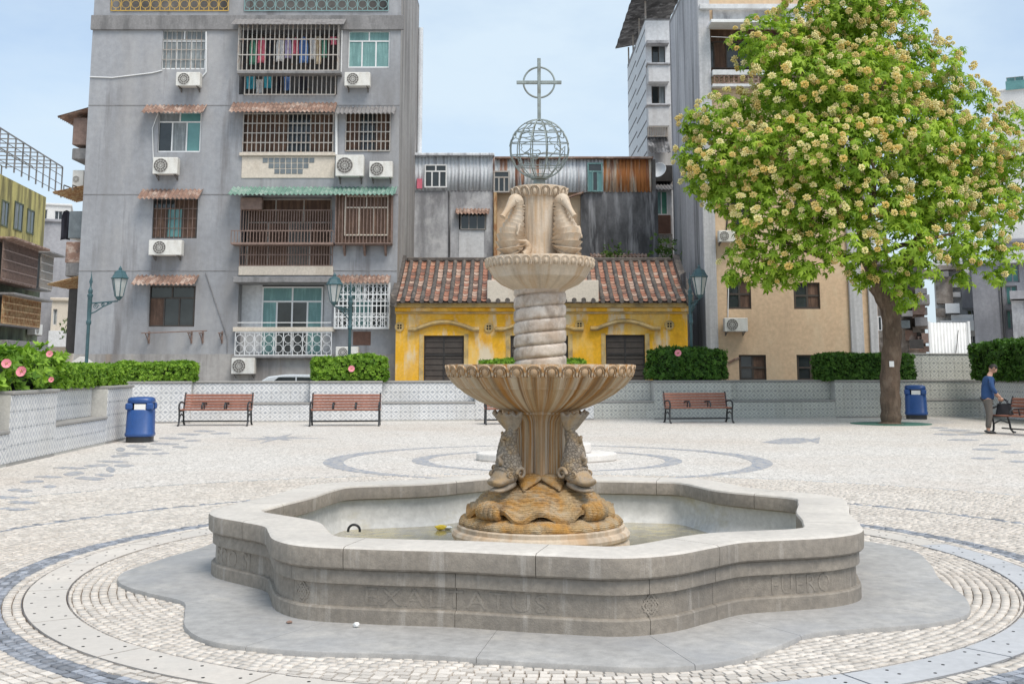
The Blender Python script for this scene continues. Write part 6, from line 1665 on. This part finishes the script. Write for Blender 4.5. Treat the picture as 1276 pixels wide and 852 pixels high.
# ------------------------------------------------------------------ street lamps
def make_lamp(label):
    r = empty('street_lamp', (0,0,0), 0, label, 'street lamp', 'green lantern street lamps')
    MB().lathe([(.10,0),(.10,.5),(.07,.55),(.06,.7),(.055,3.2),(.06,3.22),(.085,3.26),(.085,3.34),(.06,3.38),(.07,3.6),(.075,4.15),(.095,4.18),(.095,4.24),(.06,4.27),(.075,4.32),(.075,4.40),(.045,4.44),(.02,4.55)], 16).build('pole', MT['lampgreen'], r, smooth=35)
    f = MB().tube([(0,0,4.5),(.02,0,4.75),(-.01,0,5.05)], [.03,.03,.004], 6)
    for a in (0, 2.1, 4.2): f.tube([(0,0,4.55),(.05*math.cos(a),.05*math.sin(a),4.68),(.02*math.cos(a),.02*math.sin(a),4.82)], [.02,.018,.004], 5)
    f.build('finial', MT['lampgreen'], r, smooth=60)
    b = MB().tube([(.06,0,3.95),(.3,0,3.97),(.65,0,4.0),(.95,0,4.02)], .025, 6)
    b.tube([(.06,0,3.6),(.2,0,3.66),(.45,0,3.83),(.75,0,3.97)], .022, 6)
    for cx_, cz_, q in ((.22,3.84,.10), (.45,3.90,.065), (.63,3.94,.04)):
        b.tube([(cx_ + q*k*math.cos(t), 0, cz_ + q*k*math.sin(t)) for t, k in zip(np.linspace(0, 10, 30), np.linspace(1, .2, 30))], .015, 5)
    b.build('bracket', MT['lampgreen'], r, smooth=60)
    lx, lz = .98, 4.06
    ln = MB().lathe([(.02,lz-.02),(.05,lz),(.09,lz+.04),(.13,lz+.10),(.14,lz+.12),(.02,lz+.121)], 6, c=(lx,0)).build('lantern', MT['lampgreen'], r)
    z0, z1, q0, q1 = lz+.12, lz+.72, .135, .26
    for k in range(6):
        a0, a1 = math.pi/3*k, math.pi/3*(k+1)
        P = [(lx+q*math.cos(a), q*math.sin(a), z) for a, q, z in ((a0,q0,z0),(a1,q0,z0),(a1,q1,z1),(a0,q1,z1))]
        MB().add(P + [((x-lx)*.93+lx, y*.93, z) for x, y, z in P], [(0,1,2,3),(7,6,5,4)]).build('glass_panel', MT['lampglass'], ln)
        MB().tube([P[0], P[3]], .018, 5).build('rib', MT['lampgreen'], ln)
    MB().lathe([(.27,z1-.01),(.30,z1),(.31,z1+.03),(.27,z1+.07),(.20,z1+.20),(.19,z1+.24),(.12,z1+.28),(.06,z1+.31),(.06,z1+.36),(.03,z1+.40),(.01,z1+.44)], 6, c=(lx,0)).build('lantern_cap', MT['lampgreen'], ln)
    return r
lamp = make_lamp('green lantern lamp on a scroll bracket beside the grey block')
def place_lamp(o, px, py_mid, Y, rz, pole_h):
    p = at(px, py_mid, Y); o.location = (p.x, Y, 0); o.rotation_euler.z = rz
    # size so that the bracket sits at the right height
    s = pole_h/4.0; o.scale = (s, s, s)
place_lamp(lamp, 110, 410, 34.9, 0, at(110, 376, 34.9).z)
l2 = copy_tree(lamp); l2['label'] = 'green lantern lamp standing behind the small clipped hedge'; place_lamp(l2, 436, 410, 35.9, R(-118), at(436, 384, 35.9).z)
l3 = copy_tree(lamp); l3['label'] = 'green lantern lamp between the yellow house and the beige building'; place_lamp(l3, 861, 410, 37.4, R(-80), at(861, 376, 37.4).z)

# ------------------------------------------------------------------ benches
def make_bench(label):
    r = empty('bench', (0,0,0), 0, label, 'bench', 'slatted park benches'); Lh = 1.0
    # local: x along, front is -y
    for k in range(5):
        y = -.22 + k*.105; MB().cbox(-Lh, Lh, y-.045, y+.045, .43 + (.012 if k in (0, 4) else 0), .46 + (.012 if k in (0, 4) else 0), .008).build('seat_slat', MT['wood'], r)
    for k in range(5):
        z = .52 + k*.082; y = .285 + k*.026; m = MB().cbox(-Lh, Lh, -.014, .014, -.035, .035, .007); o = m.build('back_slat', MT['wood'], r); o.location = (0, y, z); o.rotation_euler.x = R(-17)
    for x in (-Lh+.03, Lh-.03):
        m = MB(); t = .028
        m.tube([(x,-.30,.02),(x,-.235,.09),(x,-.22,.25),(x,-.25,.42),(x,.20,.42),(x,.26,.25),(x,.28,.10),(x,.36,.02)], t, 6)
        m.tube([(x,.24,.40),(x,.31,.60),(x,.415,.92)], t*.9, 6)
        m.tube([(x,-.30,.02),(x,-.36,.015)], t, 6); m.tube([(x,.36,.02),(x,.42,.015)], t, 6)
        m.tube([(x,-.24,.42),(x,-.30,.52),(x,-.26,.62),(x,-.10,.67),(x,.16,.65),(x,.30,.62)], t*.95, 6)
        m.tube([(x,-.27+.05*math.cos(q)*k,.58+.05*math.sin(q)*k) for q, k in zip(np.linspace(1.6,7,12), np.linspace(1,.3,12))], t*.6, 5)
        m.tube([(x,-.2,.25),(x,0,.33),(x,.24,.25)], t*.7, 5)
        m.build('end_frame', MT['iron'], r, smooth=60)
    for x in (-.34, .30):
        m = MB().tube([(x,-.2,.46),(x,-.24,.56),(x,-.14,.64),(x,.1,.64),(x,.30,.62)], .026, 6); m.tube([(x,.05,.46),(x,.02,.64)], .02, 5); m.build('arm_rest', MT['iron'], r, smooth=60)
    MB().tube([(-Lh+.03,.02,.13),(Lh-.03,.02,.13)], .018, 6).build('stretcher', MT['iron'], r)
    return r
bench = make_bench('brown slatted bench beside the clipped hedge and blue bin')
angB = math.atan2(QB[1]-PB[1], QB[0]-PB[0])
def put(o, px, py, rz, dy=.0):
    p = gnd(px, py); o.location = (p.x, p.y+dy, 0); o.rotation_euler.z = rz
put(bench, 268, 530.2, R(2))
for px, py, rz, lb in ((430,530.4,R(4),'brown slatted bench before the small clipped hedge with a pink flower'), (646,528.5,R(5),'brown slatted bench mostly hidden behind the fountain'), (871,526.6,R(8),'brown slatted bench before the dark rounded hedge')):
    b = copy_tree(bench); b['label'] = lb; put(b, px, py, rz)
b = copy_tree(bench); b['label'] = 'brown slatted bench turned sideways beside the standing man'
pb1 = gnd(1234, 541.5); pb2 = gnd(1262, 551)
b.rotation_euler.z = R(-74); b.location = (12.66, 27.75, 0)
bench_r = b

# ------------------------------------------------------------------ litter bins
def make_bin(label):
    r = empty('litter_bin', (0,0,0), 0, label, 'bin', 'blue litter bins')
    def sup(r_, z, n=40, sq=3.2):
        return [(r_*math.copysign(abs(math.cos(2*math.pi*k/n))**(2/sq), math.cos(2*math.pi*k/n)), r_*math.copysign(abs(math.sin(2*math.pi*k/n))**(2/sq), math.sin(2*math.pi*k/n)), z) for k in range(n)]
    def loft(prof):
        m = MB(); n = 40; V = []
        for r_, z in prof: V += sup(r_, z)
        return m.add(V, [(i*n+k, i*n+(k+1) % n, (i+1)*n+(k+1) % n, (i+1)*n+k) for i in range(len(prof)-1) for k in range(n)] + [tuple(range(n))[::-1], tuple((len(prof)-1)*n+k for k in range(n))])
    loft([(.27,.002),(.27,.12),(.26,.13)]).build('base', MT['iron'], r, smooth=40)
    loft([(.285,.125),(.30,.15),(.30,.19),(.285,.21),(.275,.68),(.265,.70)]).build('body', MT['bin'], r, smooth=40)
    loft([(.20,.70),(.20,.83)]).build('liner', MT['dark'], r, smooth=40)
    for a in range(4):
        q = R(45 + 90*a); x, y = .25*math.cos(q)*1.18, .25*math.sin(q)*1.18; k = .075
        MB().cbox(x-k, x+k, y-k, y+k, .695, .845, .03).build('hood_post', MT['bin'], r)
    loft([(.262,.84),(.275,.86),(.275,.90),(.26,.94),(.22,.965),(.10,.975)]).build('hood', MT['bin'], r, smooth=50)
    MB().cbox(-.10, .13, -.262, -.250, .70, .82, .004).build('sticker', MT['paper'], r)
    return r
bn = make_bin('blue litter bin standing by the end of the left tiled wall'); put(bn, 168.5, 551.5, R(8), .3)
bn.scale = (1.06, 1.06, 1.02)
b2_ = copy_tree(bn); b2_['label'] = 'blue litter bin standing behind the tree trunk'; put(b2_, 1137.5, 521.3, R(-20)); b2_.location.y -= .35
b2_.scale = (1.2, 1.2, 1.12)

# ------------------------------------------------------------------ parked car behind the wall
cr_ = at(375, 468, 38.0)
car = empty('parked_car', (cr_.x, 37.6, 0), 0, 'pale parked car with only its roof showing over the tiled wall', 'car')
prof = [(-2.1,.35),(-2.15,.6),(-2.05,.85),(-1.5,.95),(-.85,1.36),(-.3,1.43),(.6,1.42),(1.2,1.30),(1.75,1.0),(2.1,.9),(2.15,.55),(2.1,.35)]
def carb(pr, w0, w1):
    n = len(pr); V = [(x, -w0, z) for x, z in pr] + [(x, -w1, z) for x, z in pr][:0] + [(x, w0, z) for x, z in pr]
    return MB().add(V, [tuple(range(n)), tuple(range(n, 2*n))[::-1]] + [(i, (i+1) % n, n+(i+1) % n, n+i) for i in range(n)])
bd = carb(prof, .82, .8).build('body', MT['car'], car); md = bd.modifiers.new('b', 'BEVEL'); md.width = .06; md.segments = 3
for s in (-1, 1):
    MB().add([(-.95,s*.825,.98),(.05,s*.825,.98),(.05,s*.825,1.34),(-.5,s*.825,1.34)], [(0,1,2,3)]).build('window', MT['glass'], car); MB().add([(.1,s*.825,.98),(1.3,s*.825,.98),(.9,s*.825,1.32),(.1,s*.825,1.34)], [(0,1,2,3)]).build('window', MT['glass'], car)
MB().add([(-1.42,-.7,1.003),(-1.42,.7,1.003),(-.9,.66,1.342),(-.9,-.66,1.342)], [(0,1,2,3)]).build('windscreen', MT['glass'], car)
for x in (-1.35, 1.35):
    for s in (-1, 1):
        m = MB().tube([(x, s*.70, .31), (x, s*.86, .31)], .31, 20); m.build('wheel', MT['iron'], car)

# ------------------------------------------------------------------ man with a bag
man = empty('person', (12.04, 28.55, 0), R(-8), 'man in a navy top looking down at a black bag on the bench', 'person')
# local: faces +x (towards the right of the picture)
def skin_body(name, verts, edges, mat, parent, lv=2):
    me = bpy.data.meshes.new(name); me.from_pydata([v[0] for v in verts], edges, [])
    o = link(name, me, mat, parent); md = o.modifiers.new('s', 'SKIN'); md.use_smooth_shade = True
    for i, v in enumerate(verts):
        sv_ = me.skin_vertices[0].data[i]; rr = v[1]; sv_.radius = rr if isinstance(rr, tuple) else (rr, rr); sv_.use_root = (i == 0)
    sb = o.modifiers.new('d', 'SUBSURF'); sb.levels = lv; sb.render_levels = lv
    return o
BV = [((0,0,.90),(.12,.12)), ((.0,0,1.02),(.115,.115)), ((.02,0,1.18),(.12,.12)), ((.04,0,1.33),(.12,.12)), ((.07,0,1.43),(.07,.09)), ((.10,0,1.49),(.052,.055)), ((.125,0,1.55),(.06,.062)),
      ((.05,.17,1.37),(.06,.06)), ((.10,.21,1.14),(.048,.048)), ((.24,.17,.95),(.036,.036)), ((.30,.15,.90),(.034,.03)),
      ((.05,-.17,1.37),(.06,.06)), ((.06,-.22,1.14),(.048,.048)), ((.20,-.18,.95),(.036,.036)), ((.27,-.16,.90),(.034,.03)),
      ((-.01,.09,.80),(.085,.085)), ((.04,.10,.47),(.06,.06)), ((-.02,.10,.10),(.042,.042)), ((.0,.10,.04),(.04,.04)),
      ((-.01,-.09,.80),(.085,.085)), ((.0,-.10,.47),(.06,.06)), ((-.06,-.10,.10),(.042,.042)), ((-.04,-.10,.04),(.04,.04))]
BE = [(0,1),(1,2),(2,3),(3,4),(4,5),(5,6),(3,7),(7,8),(8,9),(9,10),(3,11),(11,12),(12,13),(13,14),(0,15),(15,16),(16,17),(17,18),(0,19),(19,20),(20,21),(21,22)]
body = skin_body('body', BV, BE, MT['skin'], man)
# clothing as slightly larger shells
TVv = [((-.005,0,.82),(.17,.17)), ((0,0,.93),(.168,.168)), ((.0,0,1.04),(.162,.162)), ((.02,0,1.18),(.168,.168)), ((.04,0,1.33),(.168,.168)), ((.065,0,1.42),(.10,.10)), ((.05,.175,1.37),(.072,.072)), ((.10,.215,1.14),(.062,.062)), ((.215,.18,.985),(.048,.048)), ((.05,-.175,1.37),(.072,.072)), ((.06,-.225,1.14),(.062,.062)), ((.175,-.188,.985),(.048,.048))]
skin_body('shirt', TVv, [(0,1),(1,2),(2,3),(3,4),(4,5),(4,6),(6,7),(7,8),(4,9),(9,10),(10,11)], MT['blueshirt'], man)
PVv = [((0,0,.93),(.13,.16)), ((-.01,.09,.80),(.10,.10)), ((.04,.10,.47),(.078,.078)), ((-.02,.10,.12),(.065,.065)), ((-.01,-.09,.80),(.10,.10)), ((.0,-.10,.47),(.078,.078)), ((-.06,-.10,.12),(.065,.065))]
skin_body('trousers', PVv, [(0,1),(1,2),(2,3),(0,4),(4,5),(5,6)], MT['trousers'], man)
for y, x in ((.10, 0), (-.10, -.04)):
    m = MB().grid(lambda u, v: (x + .03 + .145*math.cos(2*math.pi*u)*math.sin(math.pi*v), y + .05*math.sin(2*math.pi*u)*math.sin(math.pi*v), .04 - .04*math.cos(math.pi*v) + .02*math.sin(math.pi*v)*(-math.cos(2*math.pi*u))), 18, 10, cu=True)
    m.build('shoe', MT['iron'], man, smooth=70)
# head, bowed forward
hc = Vector((.17, 0, 1.615)); tilt = Matrix.Rotation(R(38), 3, 'Y')
def headf(u, v):
    a = 2*math.pi*u; t = math.pi*v
    x, y, z = .098*math.sin(t)*math.cos(a), .077*math.sin(t)*math.sin(a), .115*math.cos(t)
    if x > 0 and z < -.02: x *= 1 + .12*(z/-.115)
    if z < -.03: y *= 1 - .30*((-z-.03)/.085); x *= (1 - .18*((-z-.03)/.085) if x < 0 else 1)
    nose = math.exp(-((z+.012)/.022)**2 - (y/.014)**2) if x > 0 else 0
    brow = math.exp(-((z-.028)/.012)**2 - (y/.05)**2) if x > 0 else 0
    eyes = (math.exp(-((z-.012)/.012)**2 - ((abs(y)-.03)/.013)**2)) if x > 0 else 0
    lips = math.exp(-((z+.05)/.008)**2 - (y/.022)**2) if x > 0 else 0
    x += .022*nose + .006*brow - .008*eyes + .006*lips
    p = tilt @ Vector((x, y, z)); return tuple(hc + p)
MB().grid(headf, 40, 30, cu=True).build('head', MT['skin'], body, smooth=80)
for s in (-1, 1):
    MB().tube([tuple(hc + tilt @ Vector((-.005 + .018*math.cos(q), s*.079, .0 + .03*math.sin(q)))) for q in np.linspace(0, 6.28, 11)[:-1]], .009, 6, closed=True).build('ear', MT['skin'], body, smooth=60)
def hairf(u, v):
    a = 2*math.pi*u; t = math.pi*v*.60; cut = 1
    fx = math.cos(a); t = t*(.62 if fx > .5 else 1.0)
    r = 1.09 + .02*math.sin(9*a + 4*v)
    return tuple(hc + tilt @ Vector((.098*math.sin(t)*fx*r - .004, .077*math.sin(t)*math.sin(a)*r, .115*math.cos(t)*r)))
MB().grid(hairf, 36, 14, cu=True).build('hair', MT['hair'], body, smooth=80)
# hands with five fingers gripping the bag handles
for s, hx in ((1, .30), (-1, .27)):
    h = MB(); y = s*.15 if s > 0 else -.16; base = Vector((hx, y, .885))
    h.grid(lambda u, v: (base.x + .02 + .042*math.cos(2*math.pi*u)*math.sin(math.pi*v), base.y + .018*math.sin(2*math.pi*u)*math.sin(math.pi*v), base.z - .04*(v*2-1) - .02), 14, 8, cu=True)
    for k in range(4):
        x0 = base.x - .012 + .02*k; L_ = (.9, 1.0, .96, .8)[k]
        h.tube([(x0, base.y, base.z-.045), (x0+.006, base.y - s*.012, base.z - .045 - .028*L_), (x0+.006, base.y - s*.034, base.z - .05 - .030*L_), (x0+.003, base.y - s*.04, base.z - .03)], [.009, .009, .008, .007], 6)
    h.tube([(base.x + .045, base.y - s*.005, base.z - .01), (base.x + .062, base.y - s*.02, base.z - .035), (base.x + .05, base.y - s*.03, base.z - .055)], [.011, .010, .008], 6)
    h.build('hand', MT['skin'], body, smooth=60)
# black bag resting on the bench seat
bag = empty('black_bag', (12.40, 28.46, .476), R(-8), 'black handbag held open on the end of the bench', 'bag')
def bagf(u, v):
    a = 2*math.pi*u; k = 1 - .25*v; sq = 2.6
    c, s_ = math.cos(a), math.sin(a)
    return (.21*k*math.copysign(abs(c)**(2/sq), c), .12*(1 - .45*v)*math.copysign(abs(s_)**(2/sq), s_) + .01*math.sin(5*a+3*v), .26*v + .015*math.sin(3*a)*v)
MB().grid(bagf, 32, 10, cu=True).build('bag_body', MT['blackcloth'], bag, smooth=60)
for s in (-1, 1):
    MB().tube([(-.10, s*.05, .25), (-.07, s*.06, .34), (0, s*.08, .385), (.07, s*.06, .34), (.10, s*.05, .25)], .011, 6).build('handle', MT['blackcloth'], bag, smooth=60)
